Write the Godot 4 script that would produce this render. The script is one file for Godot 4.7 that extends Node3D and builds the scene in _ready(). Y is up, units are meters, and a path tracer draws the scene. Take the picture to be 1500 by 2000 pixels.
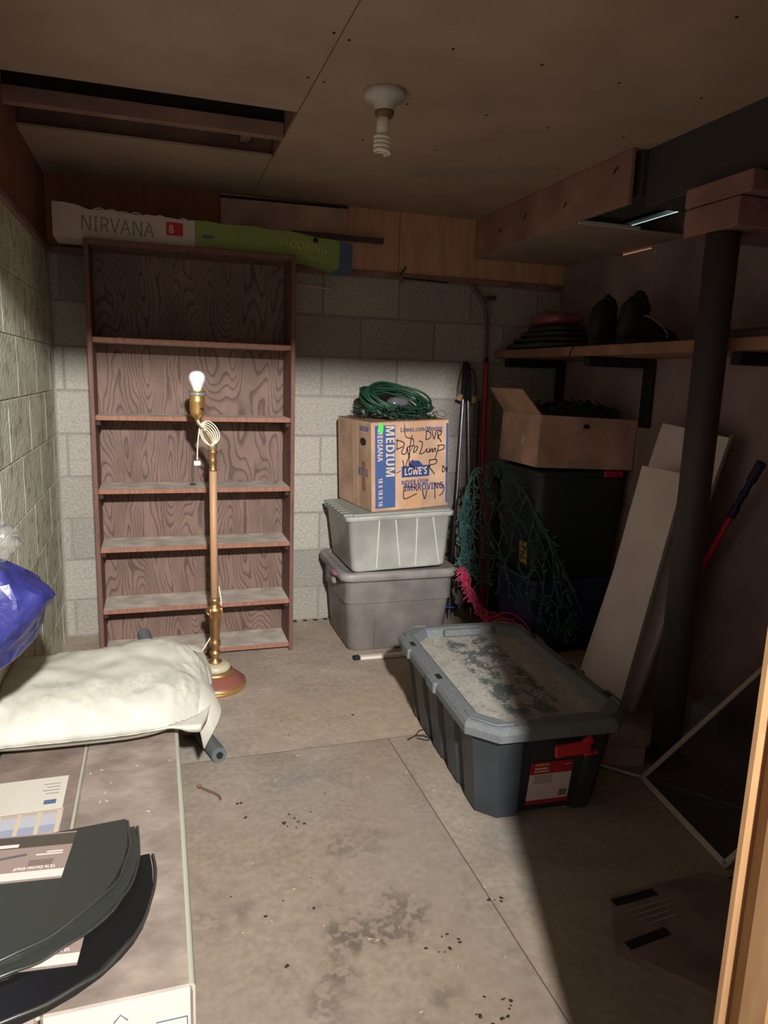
extends Node3D

# ------------------------------------------------------------------ state
var M := {}
var rng := RandomNumberGenerator.new()
var used := {}
var box_cache := {}

# ------------------------------------------------------------------ naming helpers
func numbered(called: String) -> String:
	if not used.has(called):
		used[called] = 0
		return called
	used[called] += 1
	return "%s_%03d" % [called, used[called]]

func thing(called: String, label: String, category: String, at := Vector3.ZERO, turn := Vector3.ZERO, group := "") -> Node3D:
	var o := Node3D.new()
	o.name = numbered(called)
	add_child(o)
	o.position = at
	o.rotation = turn
	tag(o, label, category, group)
	return o

func tag(o: Node, label: String, category: String, group := "") -> void:
	o.set_meta("label", label)
	o.set_meta("category", category)
	if group != "":
		o.set_meta("group", group)

func part(called: String, mesh: Mesh, mat: Material, parent: Node, at := Vector3.ZERO, turn := Vector3.ZERO) -> MeshInstance3D:
	var o := MeshInstance3D.new()
	o.mesh = mesh
	if mat != null:
		o.material_override = mat
	o.position = at
	o.rotation = turn
	o.cast_shadow = GeometryInstance3D.SHADOW_CASTING_SETTING_ON
	var n := called
	var k := 0
	while parent.has_node(NodePath(n)):
		k += 1
		n = "%s_%03d" % [called, k]
	o.name = n
	parent.add_child(o, true)
	return o

func struct(called: String, label := "", category := "") -> Node3D:
	var o := Node3D.new()
	o.name = called
	add_child(o)
	o.set_meta("kind", "structure")
	if label != "":
		o.set_meta("label", label)
		o.set_meta("category", category)
	return o

# ------------------------------------------------------------------ mesh helpers
func begin() -> SurfaceTool:
	var st := SurfaceTool.new()
	st.begin(Mesh.PRIMITIVE_TRIANGLES)
	return st

func finish(st: SurfaceTool) -> ArrayMesh:
	st.generate_normals()
	return st.commit()

# counter-clockwise from outside in, emitted clockwise
func quad(st: SurfaceTool, a: Vector3, b: Vector3, c: Vector3, d: Vector3, sg := 4294967295, ua := Vector2(0, 1), ub := Vector2(1, 1), uc := Vector2(1, 0), ud := Vector2(0, 0)) -> void:
	st.set_smooth_group(sg)
	var p := [a, c, b, a, d, c]
	var u := [ua, uc, ub, ua, ud, uc]
	for i in 6:
		st.set_uv(u[i])
		st.add_vertex(p[i])

func tri(st: SurfaceTool, a: Vector3, b: Vector3, c: Vector3, sg := 4294967295) -> void:
	st.set_smooth_group(sg)
	for p in [a, c, b]:
		st.set_uv(Vector2(p.x, p.z))
		st.add_vertex(p)

# bevelled box about its own centre; UVs in metres on every face
func add_box(st: SurfaceTool, s: Vector3, bv := 0.0, xf := Transform3D.IDENTITY) -> void:
	var h := s * 0.5
	var b: float = minf(bv, minf(h.x, minf(h.y, h.z)) * 0.9)
	var ax := [[0, 1, 2], [1, 2, 0], [2, 0, 1]]
	for a in ax:
		for sg in [-1.0, 1.0]:
			var n := Vector3.ZERO
			var u := Vector3.ZERO
			var v := Vector3.ZERO
			n[a[0]] = h[a[0]] * sg
			u[a[1]] = h[a[1]] - b
			v[a[2]] = (h[a[2]] - b) * sg
			var lu: float = h[a[1]] * 2.0
			var lv: float = h[a[2]] * 2.0
			var q := [n - u - v, n + u - v, n + u + v, n - u + v]
			var uv := []
			for p in q:
				if a[0] == 0:
					uv.append(Vector2(p.z + h.z, h.y - p.y))
				elif a[0] == 1:
					uv.append(Vector2(p.x + h.x, p.z + h.z))
				else:
					uv.append(Vector2(p.x + h.x, h.y - p.y))
			quad(st, xf * q[0], xf * q[1], xf * q[2], xf * q[3], 4294967295, uv[0], uv[1], uv[2], uv[3])
	if b <= 0.0:
		return
	# edges
	for a in ax:
		for s1 in [-1.0, 1.0]:
			for s2 in [-1.0, 1.0]:
				var l := Vector3.ZERO
				l[a[0]] = h[a[0]] - b
				var p1 := Vector3.ZERO
				p1[a[1]] = h[a[1]] * s1
				p1[a[2]] = (h[a[2]] - b) * s2
				var p2 := Vector3.ZERO
				p2[a[1]] = (h[a[1]] - b) * s1
				p2[a[2]] = h[a[2]] * s2
				var e := [p1 - l, p1 + l, p2 + l, p2 - l]
				if (s1 * s2) > 0:
					quad(st, xf * e[0], xf * e[3], xf * e[2], xf * e[1])
				else:
					quad(st, xf * e[0], xf * e[1], xf * e[2], xf * e[3])
	for sx in [-1.0, 1.0]:
		for sy in [-1.0, 1.0]:
			for sz in [-1.0, 1.0]:
				var px := Vector3(h.x * sx, (h.y - b) * sy, (h.z - b) * sz)
				var py := Vector3((h.x - b) * sx, h.y * sy, (h.z - b) * sz)
				var pz := Vector3((h.x - b) * sx, (h.y - b) * sy, h.z * sz)
				if sx * sy * sz > 0:
					tri(st, xf * px, xf * py, xf * pz)
				else:
					tri(st, xf * px, xf * pz, xf * py)

func box(s: Vector3, bv := 0.003) -> ArrayMesh:
	var key := str(s, bv)
	if not box_cache.has(key):
		var st := begin()
		add_box(st, s, bv)
		box_cache[key] = finish(st)
	return box_cache[key]

# box between two corners as a part
func slab(called: String, lo: Vector3, hi: Vector3, mat: Material, parent: Node, bv := 0.002) -> MeshInstance3D:
	return part(called, box(hi - lo, bv), mat, parent, (lo + hi) * 0.5 - (parent.position if parent is Node3D and parent != self else Vector3.ZERO))

func add_lathe(st: SurfaceTool, prof: Array, seg := 24, at := Vector3.ZERO, smooth := true) -> void:
	# prof: Vector2(radius, y) from bottom to top, outside on the right
	for i in prof.size() - 1:
		var p: Vector2 = prof[i]
		var q: Vector2 = prof[i + 1]
		var sgr := (1 + i) if smooth else 4294967295
		if smooth:
			sgr = 1
		for k in seg:
			var a := TAU * k / seg
			var b := TAU * (k + 1) / seg
			var p0 := at + Vector3(cos(a) * p.x, p.y, -sin(a) * p.x)
			var p1 := at + Vector3(cos(b) * p.x, p.y, -sin(b) * p.x)
			var q0 := at + Vector3(cos(a) * q.x, q.y, -sin(a) * q.x)
			var q1 := at + Vector3(cos(b) * q.x, q.y, -sin(b) * q.x)
			quad(st, p0, p1, q1, q0, sgr)

func lathe(prof: Array, seg := 24, smooth := true) -> ArrayMesh:
	var st := begin()
	add_lathe(st, prof, seg, Vector3.ZERO, smooth)
	return finish(st)

func add_tube(st: SurfaceTool, pts: Array, r: float, sides := 6, r_end := -1.0, caps := true) -> void:
	var n := pts.size()
	if n < 2:
		return
	var re := r if r_end < 0 else r_end
	var up := Vector3.UP
	var d0: Vector3 = (pts[1] - pts[0]).normalized()
	if absf(d0.dot(up)) > 0.9:
		up = Vector3.RIGHT
	var side := d0.cross(up).normalized()
	var rings := []
	for i in n:
		var d: Vector3
		if i == 0:
			d = pts[1] - pts[0]
		elif i == n - 1:
			d = pts[n - 1] - pts[n - 2]
		else:
			d = pts[i + 1] - pts[i - 1]
		d = d.normalized()
		side = (side - d * side.dot(d))
		if side.length() < 0.001:
			side = d.cross(Vector3(0.3, 0.7, 0.2))
		side = side.normalized()
		var w := d.cross(side)
		var rr := lerpf(r, re, float(i) / (n - 1))
		var ring := []
		for k in sides:
			var a := TAU * k / sides
			ring.append(pts[i] + side * cos(a) * rr + w * sin(a) * rr)
		rings.append(ring)
	for i in n - 1:
		for k in sides:
			var k2 := (k + 1) % sides
			quad(st, rings[i][k], rings[i][k2], rings[i + 1][k2], rings[i + 1][k], 1)
	if caps:
		for k in range(1, sides - 1):
			tri(st, rings[0][0], rings[0][k + 1], rings[0][k], 2)
			tri(st, rings[n - 1][0], rings[n - 1][k], rings[n - 1][k + 1], 2)

func tube(pts: Array, r: float, sides := 8, r_end := -1.0) -> ArrayMesh:
	var st := begin()
	add_tube(st, pts, r, sides, r_end)
	return finish(st)

func smooth_path(pts: Array, per := 6) -> Array:
	var out := []
	for i in pts.size() - 1:
		var p0: Vector3 = pts[maxi(i - 1, 0)]
		var p1: Vector3 = pts[i]
		var p2: Vector3 = pts[i + 1]
		var p3: Vector3 = pts[mini(i + 2, pts.size() - 1)]
		for k in per:
			out.append(p1.cubic_interpolate(p2, p0, p3, float(k) / per))
	out.append(pts[pts.size() - 1])
	return out

# loft through rings of equal size (each counter-clockwise seen from above, rings bottom to top)
func add_loft(st: SurfaceTool, rings: Array, cap_low := true, cap_high := true, sg := 4294967295) -> void:
	for i in rings.size() - 1:
		var a: Array = rings[i]
		var b: Array = rings[i + 1]
		for k in a.size():
			var k2 := (k + 1) % a.size()
			quad(st, a[k], a[k2], b[k2], b[k], sg)
	if cap_low:
		fan(st, rings[0], true)
	if cap_high:
		fan(st, rings[rings.size() - 1], false)

func fan(st: SurfaceTool, ring: Array, down: bool) -> void:
	var c := Vector3.ZERO
	for p in ring:
		c += p
	c /= ring.size()
	for k in ring.size():
		var a: Vector3 = ring[k]
		var b: Vector3 = ring[(k + 1) % ring.size()]
		if down:
			tri(st, c, b, a)
		else:
			tri(st, c, a, b)

# rounded rectangle ring, counter-clockwise from above (y up)
func rring(hx: float, hz: float, r: float, y: float, seg := 4) -> Array:
	var out := []
	var cs := [Vector2(hx - r, -(hz - r)), Vector2(-(hx - r), -(hz - r)), Vector2(-(hx - r), hz - r), Vector2(hx - r, hz - r)]
	for i in 4:
		for k in seg + 1:
			var a := PI * 0.5 * i + PI * 0.5 * k / seg
			out.append(Vector3(cs[i].x + cos(a) * r, y, cs[i].y - sin(a) * r))
	return out

func extrude(poly: Array, y0: float, y1: float) -> ArrayMesh:
	# poly: Vector2(x, z), any winding; flat prism
	var area := 0.0
	for i in poly.size():
		var p: Vector2 = poly[i]
		var q: Vector2 = poly[(i + 1) % poly.size()]
		area += p.x * q.y - q.x * p.y
	var pl := poly.duplicate()
	if area > 0:
		pl.reverse()
	var st := begin()
	for i in pl.size():
		var p: Vector2 = pl[i]
		var q: Vector2 = pl[(i + 1) % pl.size()]
		quad(st, Vector3(p.x, y0, p.y), Vector3(q.x, y0, q.y), Vector3(q.x, y1, q.y), Vector3(p.x, y1, p.y))
	var idx := Geometry2D.triangulate_polygon(PackedVector2Array(pl))
	for t in range(0, idx.size(), 3):
		var a: Vector2 = pl[idx[t]]
		var b: Vector2 = pl[idx[t + 1]]
		var c: Vector2 = pl[idx[t + 2]]
		if (b - a).cross(c - a) > 0:
			var s := b
			b = c
			c = s
		tri(st, Vector3(a.x, y1, a.y), Vector3(b.x, y1, b.y), Vector3(c.x, y1, c.y))
		tri(st, Vector3(a.x, y0, a.y), Vector3(c.x, y0, c.y), Vector3(b.x, y0, b.y))
	return finish(st)

# closed lump: unit sphere directions scaled by size and pushed by noise
func lump(size: Vector3, amp: float, freq: float, sd: int, power := 2.0, nu := 40, nv := 24, ridged := false) -> ArrayMesh:
	var fn := FastNoiseLite.new()
	fn.seed = sd
	fn.frequency = freq
	fn.noise_type = FastNoiseLite.TYPE_SIMPLEX_SMOOTH
	if ridged:
		fn.fractal_type = FastNoiseLite.FRACTAL_RIDGED
		fn.fractal_octaves = 2
	var grid := []
	for j in nv + 1:
		var row := []
		var th := PI * j / nv
		for i in nu:
			var ph := TAU * i / nu
			var d := Vector3(sin(th) * cos(ph), -cos(th), -sin(th) * sin(ph))
			var e := 2.0 / power
			var s := Vector3(signf(d.x) * pow(absf(d.x), e), signf(d.y) * pow(absf(d.y), e), signf(d.z) * pow(absf(d.z), e))
			var p := s * size
			p += d * fn.get_noise_3dv(p) * amp
			row.append(p)
		grid.append(row)
	var st := begin()
	for j in nv:
		for i in nu:
			var i2 := (i + 1) % nu
			quad(st, grid[j][i], grid[j][i2], grid[j + 1][i2], grid[j + 1][i], 1)
	return finish(st)

var fonts := {}
func lettering(words: String, height: float, depth := 0.0006, bold := true, face := "Droid Sans") -> TextMesh:
	if not fonts.has(face + str(bold)):
		var f := SystemFont.new()
		f.font_names = PackedStringArray([face])
		f.font_weight = 700 if bold else 400
		fonts[face + str(bold)] = f
	var t := TextMesh.new()
	t.text = words
	t.font = fonts[face + str(bold)]
	t.font_size = 48
	t.pixel_size = height / 34.5
	t.depth = depth
	t.curve_step = 2.0
	return t

# text stretched to a width; centre at `at`
func write(called: String, words: String, width: float, height: float, mat: Material, parent: Node, at: Vector3, turn := Vector3.ZERO, bold := true) -> MeshInstance3D:
	var t := lettering(words, height, 0.0006, bold)
	var o := part(called, t, mat, parent, at, turn)
	var w: float = t.get_aabb().size.x
	if w > 0.0:
		o.scale = Vector3(width / w, 1, 1)
	return o

# ------------------------------------------------------------------ materials
func mat(c: Color, rough := 0.8, metal := 0.0) -> StandardMaterial3D:
	var m := StandardMaterial3D.new()
	m.albedo_color = c
	m.roughness = rough
	m.metallic = metal
	return m

func c8(r: int, g: int, b: int) -> Color:
	return Color(r / 255.0, g / 255.0, b / 255.0)

func noise_tex(freq: float, lo: float, hi: float, sd: int, oct := 4, size := 512, normal := false, bump := 4.0, tint_lo := Color.WHITE, tint_hi := Color.WHITE) -> NoiseTexture2D:
	var n := FastNoiseLite.new()
	n.seed = sd
	n.frequency = freq
	n.fractal_octaves = oct
	n.noise_type = FastNoiseLite.TYPE_SIMPLEX_SMOOTH
	var t := NoiseTexture2D.new()
	t.width = size
	t.height = size
	t.seamless = true
	t.noise = n
	if normal:
		t.as_normal_map = true
		t.bump_strength = bump
	else:
		var g := Gradient.new()
		g.set_color(0, Color(lo * tint_lo.r, lo * tint_lo.g, lo * tint_lo.b))
		g.set_color(1, Color(hi * tint_hi.r, hi * tint_hi.g, hi * tint_hi.b))
		t.color_ramp = g
	return t

func tri_world(m: StandardMaterial3D, s: float, world := true) -> StandardMaterial3D:
	m.uv1_triplanar = true
	m.uv1_world_triplanar = world
	m.uv1_scale = Vector3(s, s, s)
	return m

func textured(c: Color, rough: float, col: Texture2D, nrm: Texture2D, s: float, nscale := 1.0, world := true) -> StandardMaterial3D:
	var m := mat(c, rough)
	m.albedo_texture = col
	if nrm != null:
		m.normal_enabled = true
		m.normal_texture = nrm
		m.normal_scale = nscale
	return tri_world(m, s, world)

func noise_bytes(freq: float, sd: int, w: int, h: int, oct := 4, typ := FastNoiseLite.TYPE_SIMPLEX_SMOOTH) -> PackedByteArray:
	var n := FastNoiseLite.new()
	n.seed = sd
	n.frequency = freq
	n.fractal_octaves = oct
	n.noise_type = typ
	var im := n.get_seamless_image(w, h, false, false, 0.1, true)
	im.convert(Image.FORMAT_L8)
	return im.get_data()

# flat-sawn plywood figure: contour lines of a stretched field
func plywood_image(w: int, h: int, light: Color, dark: Color, sd: int, rings := 11.0) -> ImageTexture:
	var n := FastNoiseLite.new()
	n.seed = sd
	n.frequency = 1.0
	n.fractal_octaves = 2
	n.fractal_gain = 0.35
	var f := FastNoiseLite.new()
	f.seed = sd + 7
	f.frequency = 1.0
	f.fractal_octaves = 3
	var d := PackedByteArray()
	d.resize(w * h * 3)
	var o := 0
	for y in h:
		var v := float(y) / h
		for x in w:
			var u := float(x) / w
			var a := n.get_noise_2d(u * 4.0 + 0.06 * f.get_noise_2d(u * 7.0, v * 9.0), v * 1.9)
			var fr := fposmod(a * rings + u * 3.0, 1.0)
			var line := smoothstep(0.55, 0.93, fr) * (1.0 - smoothstep(0.95, 1.0, fr))
			var grain := f.get_noise_2d(u * 160.0, v * 10.0) * 0.16 + f.get_noise_2d(u * 6.0, v * 7.0) * 0.22
			var c := light.lerp(dark, clampf(line * 0.8 + 0.16 - grain * 1.4, 0.0, 1.0))
			d[o] = int(clampf(c.r, 0, 1) * 255)
			d[o + 1] = int(clampf(c.g, 0, 1) * 255)
			d[o + 2] = int(clampf(c.b, 0, 1) * 255)
			o += 3
	return ImageTexture.create_from_image(Image.create_from_data(w, h, false, Image.FORMAT_RGB8, d))

# straight board grain along v
func grain_image(w: int, h: int, light: Color, dark: Color, sd: int) -> ImageTexture:
	var f := FastNoiseLite.new()
	f.seed = sd
	f.frequency = 1.0
	f.fractal_octaves = 3
	var d := PackedByteArray()
	d.resize(w * h * 3)
	var o := 0
	for y in h:
		var v := float(y) / h
		for x in w:
			var u := float(x) / w
			var g := 0.5 + f.get_noise_2d(u * 26.0 + 1.4 * f.get_noise_2d(u * 3.0, v * 2.0), v * 2.0) * 0.6 + f.get_noise_2d(u * 120.0, v * 6.0) * 0.25
			var c := light.lerp(dark, clampf(g, 0.0, 1.0))
			d[o] = int(c.r * 255)
			d[o + 1] = int(c.g * 255)
			d[o + 2] = int(c.b * 255)
			o += 3
	return ImageTexture.create_from_image(Image.create_from_data(w, h, false, Image.FORMAT_RGB8, d))

func concrete_image(n: int) -> ImageTexture:
	var big := noise_bytes(2.2 / n, 11, n, n, 5)
	var mid := noise_bytes(9.0 / n, 12, n, n, 5)
	var fine := noise_bytes(90.0 / n, 13, n, n, 3)
	var spot := noise_bytes(38.0 / n, 14, n, n, 4)
	var d := PackedByteArray()
	d.resize(n * n * 3)
	var o := 0
	for i in n * n:
		var b := big[i] / 255.0
		var m := mid[i] / 255.0
		var f := fine[i] / 255.0
		var s := spot[i] / 255.0
		var l := 0.90 + (m - 0.5) * 0.16 + (f - 0.5) * 0.14
		var px := float(i % n) / n
		var py := float(i / n) / n
		# worn, dirtied middle of the walkway with soft patches round it
		var walk := exp(-(pow((px - 0.47) / 0.15, 2.0) + pow((py - 0.33) / 0.17, 2.0)))
		var st := smoothstep(0.36, 0.76, m) * (0.25 * smoothstep(0.40, 0.66, b) + 0.80 * walk) * (0.25 + 0.75 * smoothstep(0.38, 0.62, 0.45 * s + 0.55 * f))
		l *= 1.0 - 0.36 * st
		var warm := (b - 0.5) * 0.12
		d[o] = int(clampf(l * (0.735 + warm * 0.4), 0, 1) * 255)
		d[o + 1] = int(clampf(l * 0.680, 0, 1) * 255)
		d[o + 2] = int(clampf(l * (0.620 - warm * 0.5), 0, 1) * 255)
		o += 3
	return ImageTexture.create_from_image(Image.create_from_data(n, n, false, Image.FORMAT_RGB8, d))

func lid_image(w: int, h: int) -> ImageTexture:
	var a := noise_bytes(5.0 / w, 31, w, h, 4)
	var b := noise_bytes(24.0 / w, 32, w, h, 4)
	var c := noise_bytes(110.0 / w, 33, w, h, 3)
	var d := PackedByteArray()
	d.resize(w * h * 3)
	for y in h:
		for x in w:
			var i := y * w + x
			var u := float(x) / w
			var v := float(y) / h
			var mid := (1.0 - smoothstep(0.20, 0.27, absf(u - 0.50))) * (1.0 - smoothstep(0.38, 0.50, absf(v - 0.48)))
			var bare := mid * smoothstep(0.36, 0.64, 0.62 * a[i] / 255.0 + 0.38 * b[i] / 255.0)
			bare = maxf(bare, 0.5 * smoothstep(0.68, 0.8, b[i] / 255.0))
			var l := 0.66 + (a[i] / 255.0 - 0.5) * 0.12 + (c[i] / 255.0 - 0.5) * 0.12
			var dust := Color(l, l * 0.975, l * 0.92)
			var plastic := Color(0.25, 0.28, 0.29)
			var k := dust.lerp(plastic, clampf(bare * 0.8, 0, 1))
			d[i * 3] = int(clampf(k.r, 0, 1) * 255)
			d[i * 3 + 1] = int(clampf(k.g, 0, 1) * 255)
			d[i * 3 + 2] = int(clampf(k.b, 0, 1) * 255)
	return ImageTexture.create_from_image(Image.create_from_data(w, h, false, Image.FORMAT_RGB8, d))

# faint printed flower rows on cream cotton
func pillow_image(n: int) -> ImageTexture:
	var a := noise_bytes(20.0 / n, 41, n, n, 3)
	var b := noise_bytes(5.0 / n, 42, n, n, 3)
	var d := PackedByteArray()
	d.resize(n * n * 3)
	for y in n:
		for x in n:
			var i := y * n + x
			var v := float(y) / n
			var band := 0.25 + 0.75 * smoothstep(0.6, 0.66, v) * (1.0 - smoothstep(0.80, 0.86, v))
			var pr := smoothstep(0.5, 0.68, a[i] / 255.0) * band
			var weave := 0.02 * sin(x * 1.7) + 0.02 * sin(y * 1.7)
			var l := 0.77 + (b[i] / 255.0 - 0.5) * 0.08 + weave
			var c := Color(l, l * 0.985, l * 0.93).lerp(Color(0.70, 0.72, 0.62), pr * 0.55)
			d[i * 3] = int(clampf(c.r, 0, 1) * 255)
			d[i * 3 + 1] = int(clampf(c.g, 0, 1) * 255)
			d[i * 3 + 2] = int(clampf(c.b, 0, 1) * 255)
	return ImageTexture.create_from_image(Image.create_from_data(n, n, false, Image.FORMAT_RGB8, d))

# the printed room picture on the flooring carton's sheet
func picture_image() -> ImageTexture:
	var w := 256
	var h := 128
	var im := Image.create(w, h, false, Image.FORMAT_RGB8)
	im.fill(Color(0.72, 0.66, 0.60))
	im.fill_rect(Rect2i(0, 10, w, 40), Color(0.72, 0.72, 0.75))
	im.fill_rect(Rect2i(0, 34, w, 16), Color(0.60, 0.62, 0.70))
	for k in 5:
		im.fill_rect(Rect2i(8 + k * 58, 4, 12, 84), Color(0.80, 0.74, 0.62))
	im.fill_rect(Rect2i(150, 58, 90, 20), Color(0.66, 0.67, 0.74))
	im.fill_rect(Rect2i(0, 88, w, 40), Color(0.70, 0.60, 0.52))
	im.fill_rect(Rect2i(20, 70, 90, 34), Color(0.80, 0.72, 0.66))
	return ImageTexture.create_from_image(im)

func make_materials() -> void:
	var fine_n := noise_tex(0.06, 0, 1, 1, 4, 512, true, 6.0)
	var soft_n := noise_tex(0.012, 0, 1, 2, 4, 512, true, 8.0)
	var mott := noise_tex(0.008, 0.72, 1.0, 3, 5)
	var mott_fine := noise_tex(0.06, 0.84, 1.0, 4, 5)
	var streak := noise_tex(0.014, 0.80, 1.0, 5, 5, 512, false, 0, Color(0.95, 0.97, 0.93), Color(1, 1, 1))
	streak.color_ramp.add_point(0.34, Color(0.90, 0.91, 0.88))
	streak.color_ramp.set_color(0, Color(0.64, 0.65, 0.59))
	var mott_soft := noise_tex(0.008, 0.88, 1.0, 6, 4)
	M.concrete = textured(Color(0.90, 0.885, 0.87), 0.92, concrete_image(1536), fine_n, 1.0 / 2.7, 0.07)
	M.concrete_back_lifted = M.concrete.duplicate()
	M.concrete_back_lifted.albedo_color = Color(1.0, 0.985, 0.97)  # lighter tint offsets the lamp's falloff; the front slabs are also dirtier
	M.concrete_back_lifted.uv1_offset = Vector3(0.3, 0.4, 0.45)
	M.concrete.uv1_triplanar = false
	M.concrete_back_lifted.uv1_triplanar = false
	M.concrete_back_lifted.uv1_offset = Vector3(0.12, 0.5, 0)
	M.joint = mat(c8(96, 84, 74), 0.95)
	M.concrete_dark = mat(c8(60, 52, 46), 0.95)
	var bc := [c8(184, 178, 169), c8(176, 169, 160), c8(194, 189, 179), c8(168, 162, 154)]
	for i in 4:
		M["block%d" % i] = textured(bc[i], 0.95, mott_fine, fine_n, 1.6, 0.6)
	var lc := [c8(236, 234, 214), c8(229, 229, 208), c8(242, 240, 220), c8(234, 234, 216)]
	for i in 4:
		M["sideblock%d" % i] = textured(lc[i], 0.95, streak, fine_n, 1.1, 0.25)
	M.mortar = textured(c8(164, 158, 150), 0.95, mott_fine, fine_n, 2.0, 0.8)
	M.mortar_stained = textured(c8(196, 192, 172), 0.95, mott_fine, fine_n, 2.0, 0.8)
	M.drywall = textured(c8(188, 162, 144), 0.9, mott_soft, null, 0.5, 0.5)
	M.drywall2 = textured(c8(184, 160, 144), 0.9, mott_soft, null, 0.5, 0.5)
	M.gypsum = mat(c8(205, 205, 200), 0.9)
	M.screw = mat(c8(40, 34, 30), 0.6, 0.5)
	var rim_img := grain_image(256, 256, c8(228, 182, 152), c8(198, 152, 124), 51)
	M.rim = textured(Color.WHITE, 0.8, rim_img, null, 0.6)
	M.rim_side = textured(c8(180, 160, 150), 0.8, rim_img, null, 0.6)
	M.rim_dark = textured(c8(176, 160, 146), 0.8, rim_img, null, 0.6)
	M.sill = textured(c8(168, 128, 120), 0.8, mott, null, 1.0)
	M.joist = textured(c8(176, 138, 126), 0.85, mott, null, 0.8)
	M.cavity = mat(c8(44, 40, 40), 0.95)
	M.hardboard = textured(c8(184, 156, 152), 0.75, mott, null, 0.45)
	M.hardboard2 = textured(c8(176, 150, 148), 0.75, mott, null, 0.45)
	M.hardboard3 = textured(c8(174, 152, 144), 0.75, mott, null, 0.45)
	M.soffit_board = textured(c8(190, 146, 136), 0.8, mott, null, 0.6)
	M.post = mat(c8(66, 62, 66), 0.6, 0.1)
	M.beam = mat(c8(70, 66, 70), 0.7)
	M.blockwood = textured(c8(168, 124, 118), 0.85, mott, null, 1.0)
	M.shelfwood = textured(c8(174, 126, 104), 0.8, mott, null, 1.0)
	M.jamb = textured(Color(1, 1, 1), 0.7, grain_image(128, 256, c8(180, 142, 100), c8(150, 112, 76), 52), null, 1.0)
	M.outer = mat(c8(188, 180, 174), 0.9)
	# bookshelf
	M.shelf_back = mat(Color.WHITE, 0.75)
	M.shelf_back.albedo_texture = plywood_image(768, 1024, c8(132, 108, 97), c8(88, 68, 63), 61, 9.0)
	M.shelf_side = textured(Color.WHITE, 0.75, grain_image(256, 256, c8(128, 92, 80), c8(98, 68, 60), 62), null, 1.2)
	M.shelf_edge = textured(Color.WHITE, 0.75, grain_image(128, 128, c8(170, 120, 98), c8(132, 90, 74), 63), null, 3.0)
	M.dust = textured(c8(222, 211, 198), 0.95, mott, null, 1.5)
	M.darkwood = mat(c8(58, 42, 38), 0.8)
	# lamp
	M.brass = mat(c8(226, 182, 116), 0.36, 0.85)
	M.brass_dull = mat(c8(186, 146, 100), 0.4, 0.85)
	M.brass_old = mat(c8(206, 190, 158), 0.4, 0.8)
	M.candle = mat(c8(186, 146, 112), 0.5)
	M.copper = textured(c8(152, 96, 82), 0.42, mott_fine, null, 3.0)
	M.onyx = mat(c8(196, 186, 160), 0.35)
	M.cord_white = mat(c8(232, 222, 198), 0.5)
	M.plug = mat(c8(240, 236, 228), 0.4)
	M.bulb = mat(c8(236, 240, 246), 0.12)
	M.bulb.emission_enabled = false
	M.band_grey = mat(c8(140, 148, 162), 0.4, 0.3)
	M.porcelain = mat(c8(206, 200, 200), 0.3)
	M.cfl = mat(c8(240, 236, 226), 0.4)
	M.socket_brown = mat(c8(120, 100, 70), 0.5)
	# boxes and bins
	M.kraft = textured(c8(226, 184, 154), 0.85, mott, null, 1.0)
	M.kraft_dark = textured(c8(176, 134, 106), 0.85, mott, null, 1.0)
	M.kraft_red = textured(c8(236, 194, 176), 0.85, mott, null, 1.0)
	M.ink_blue = mat(c8(66, 92, 144), 0.8)
	M.ink_navy = mat(c8(44, 64, 122), 0.8)
	M.ink_cream = mat(c8(216, 196, 178), 0.8)
	M.marker = mat(c8(44, 30, 34), 0.6)
	M.flat_dark = textured(c8(140, 120, 114), 0.9, mott, null, 1.0)
	M.tape = mat(c8(200, 158, 124), 0.25)
	M.sticker_green = mat(c8(92, 226, 92), 0.5)
	M.bin_grey = textured(c8(142, 135, 131), 0.48, mott, null, 1.2)
	M.bin_lid = textured(c8(164, 159, 154), 0.48, mott, null, 1.2)
	M.bin_clear = textured(c8(214, 215, 208), 0.35, mott, null, 0.9)
	M.bin_clear_rib = mat(c8(220, 219, 208), 0.35)
	M.slat = mat(c8(150, 156, 148), 0.5)
	M.tote = textured(c8(62, 69, 75), 0.5, mott, null, 1.5)
	M.tote_rim = textured(c8(118, 123, 126), 0.7, mott_fine, null, 1.6)
	M.lid_dust = mat(Color.WHITE, 0.9)
	M.lid_dust.albedo_texture = lid_image(512, 768)
	M.black = mat(c8(22, 22, 24), 0.6)
	M.red = mat(c8(198, 48, 54), 0.5)
	M.label_red = mat(c8(176, 40, 48), 0.6)
	M.label_white = mat(c8(214, 200, 196), 0.7)
	M.label_yellow = mat(c8(200, 168, 70), 0.6)
	M.ink_grey = mat(c8(96, 90, 92), 0.8)
	M.tote_green = mat(c8(44, 54, 56), 0.5)
	M.tote_blue = mat(c8(44, 46, 92), 0.5)
	M.melamine = textured(c8(240, 226, 222), 0.5, mott_soft, null, 0.8)
	M.melamine_edge = mat(c8(170, 164, 158), 0.5)
	# cords and lights
	M.cord_green = mat(c8(32, 72, 51), 0.45)
	M.cord_green2 = mat(c8(27, 60, 43), 0.45)
	M.string_green = mat(c8(36, 60, 52), 0.6)
	M.string_teal = mat(c8(58, 96, 92), 0.55)
	M.string_pink = mat(c8(204, 66, 104), 0.5)
	M.clear = mat(Color(1, 1, 1, 0.22), 0.06)
	M.clear.transparency = BaseMaterial3D.TRANSPARENCY_ALPHA
	M.film = M.clear.duplicate()
	M.film.albedo_color = Color(1, 1, 1, 0.05)
	M.silver = mat(c8(186, 186, 200), 0.3, 0.9)
	M.strap = mat(c8(34, 30, 32), 0.8)
	M.basket = mat(c8(186, 158, 120), 0.6)
	M.skiblue = mat(c8(48, 60, 110), 0.5)
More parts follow.
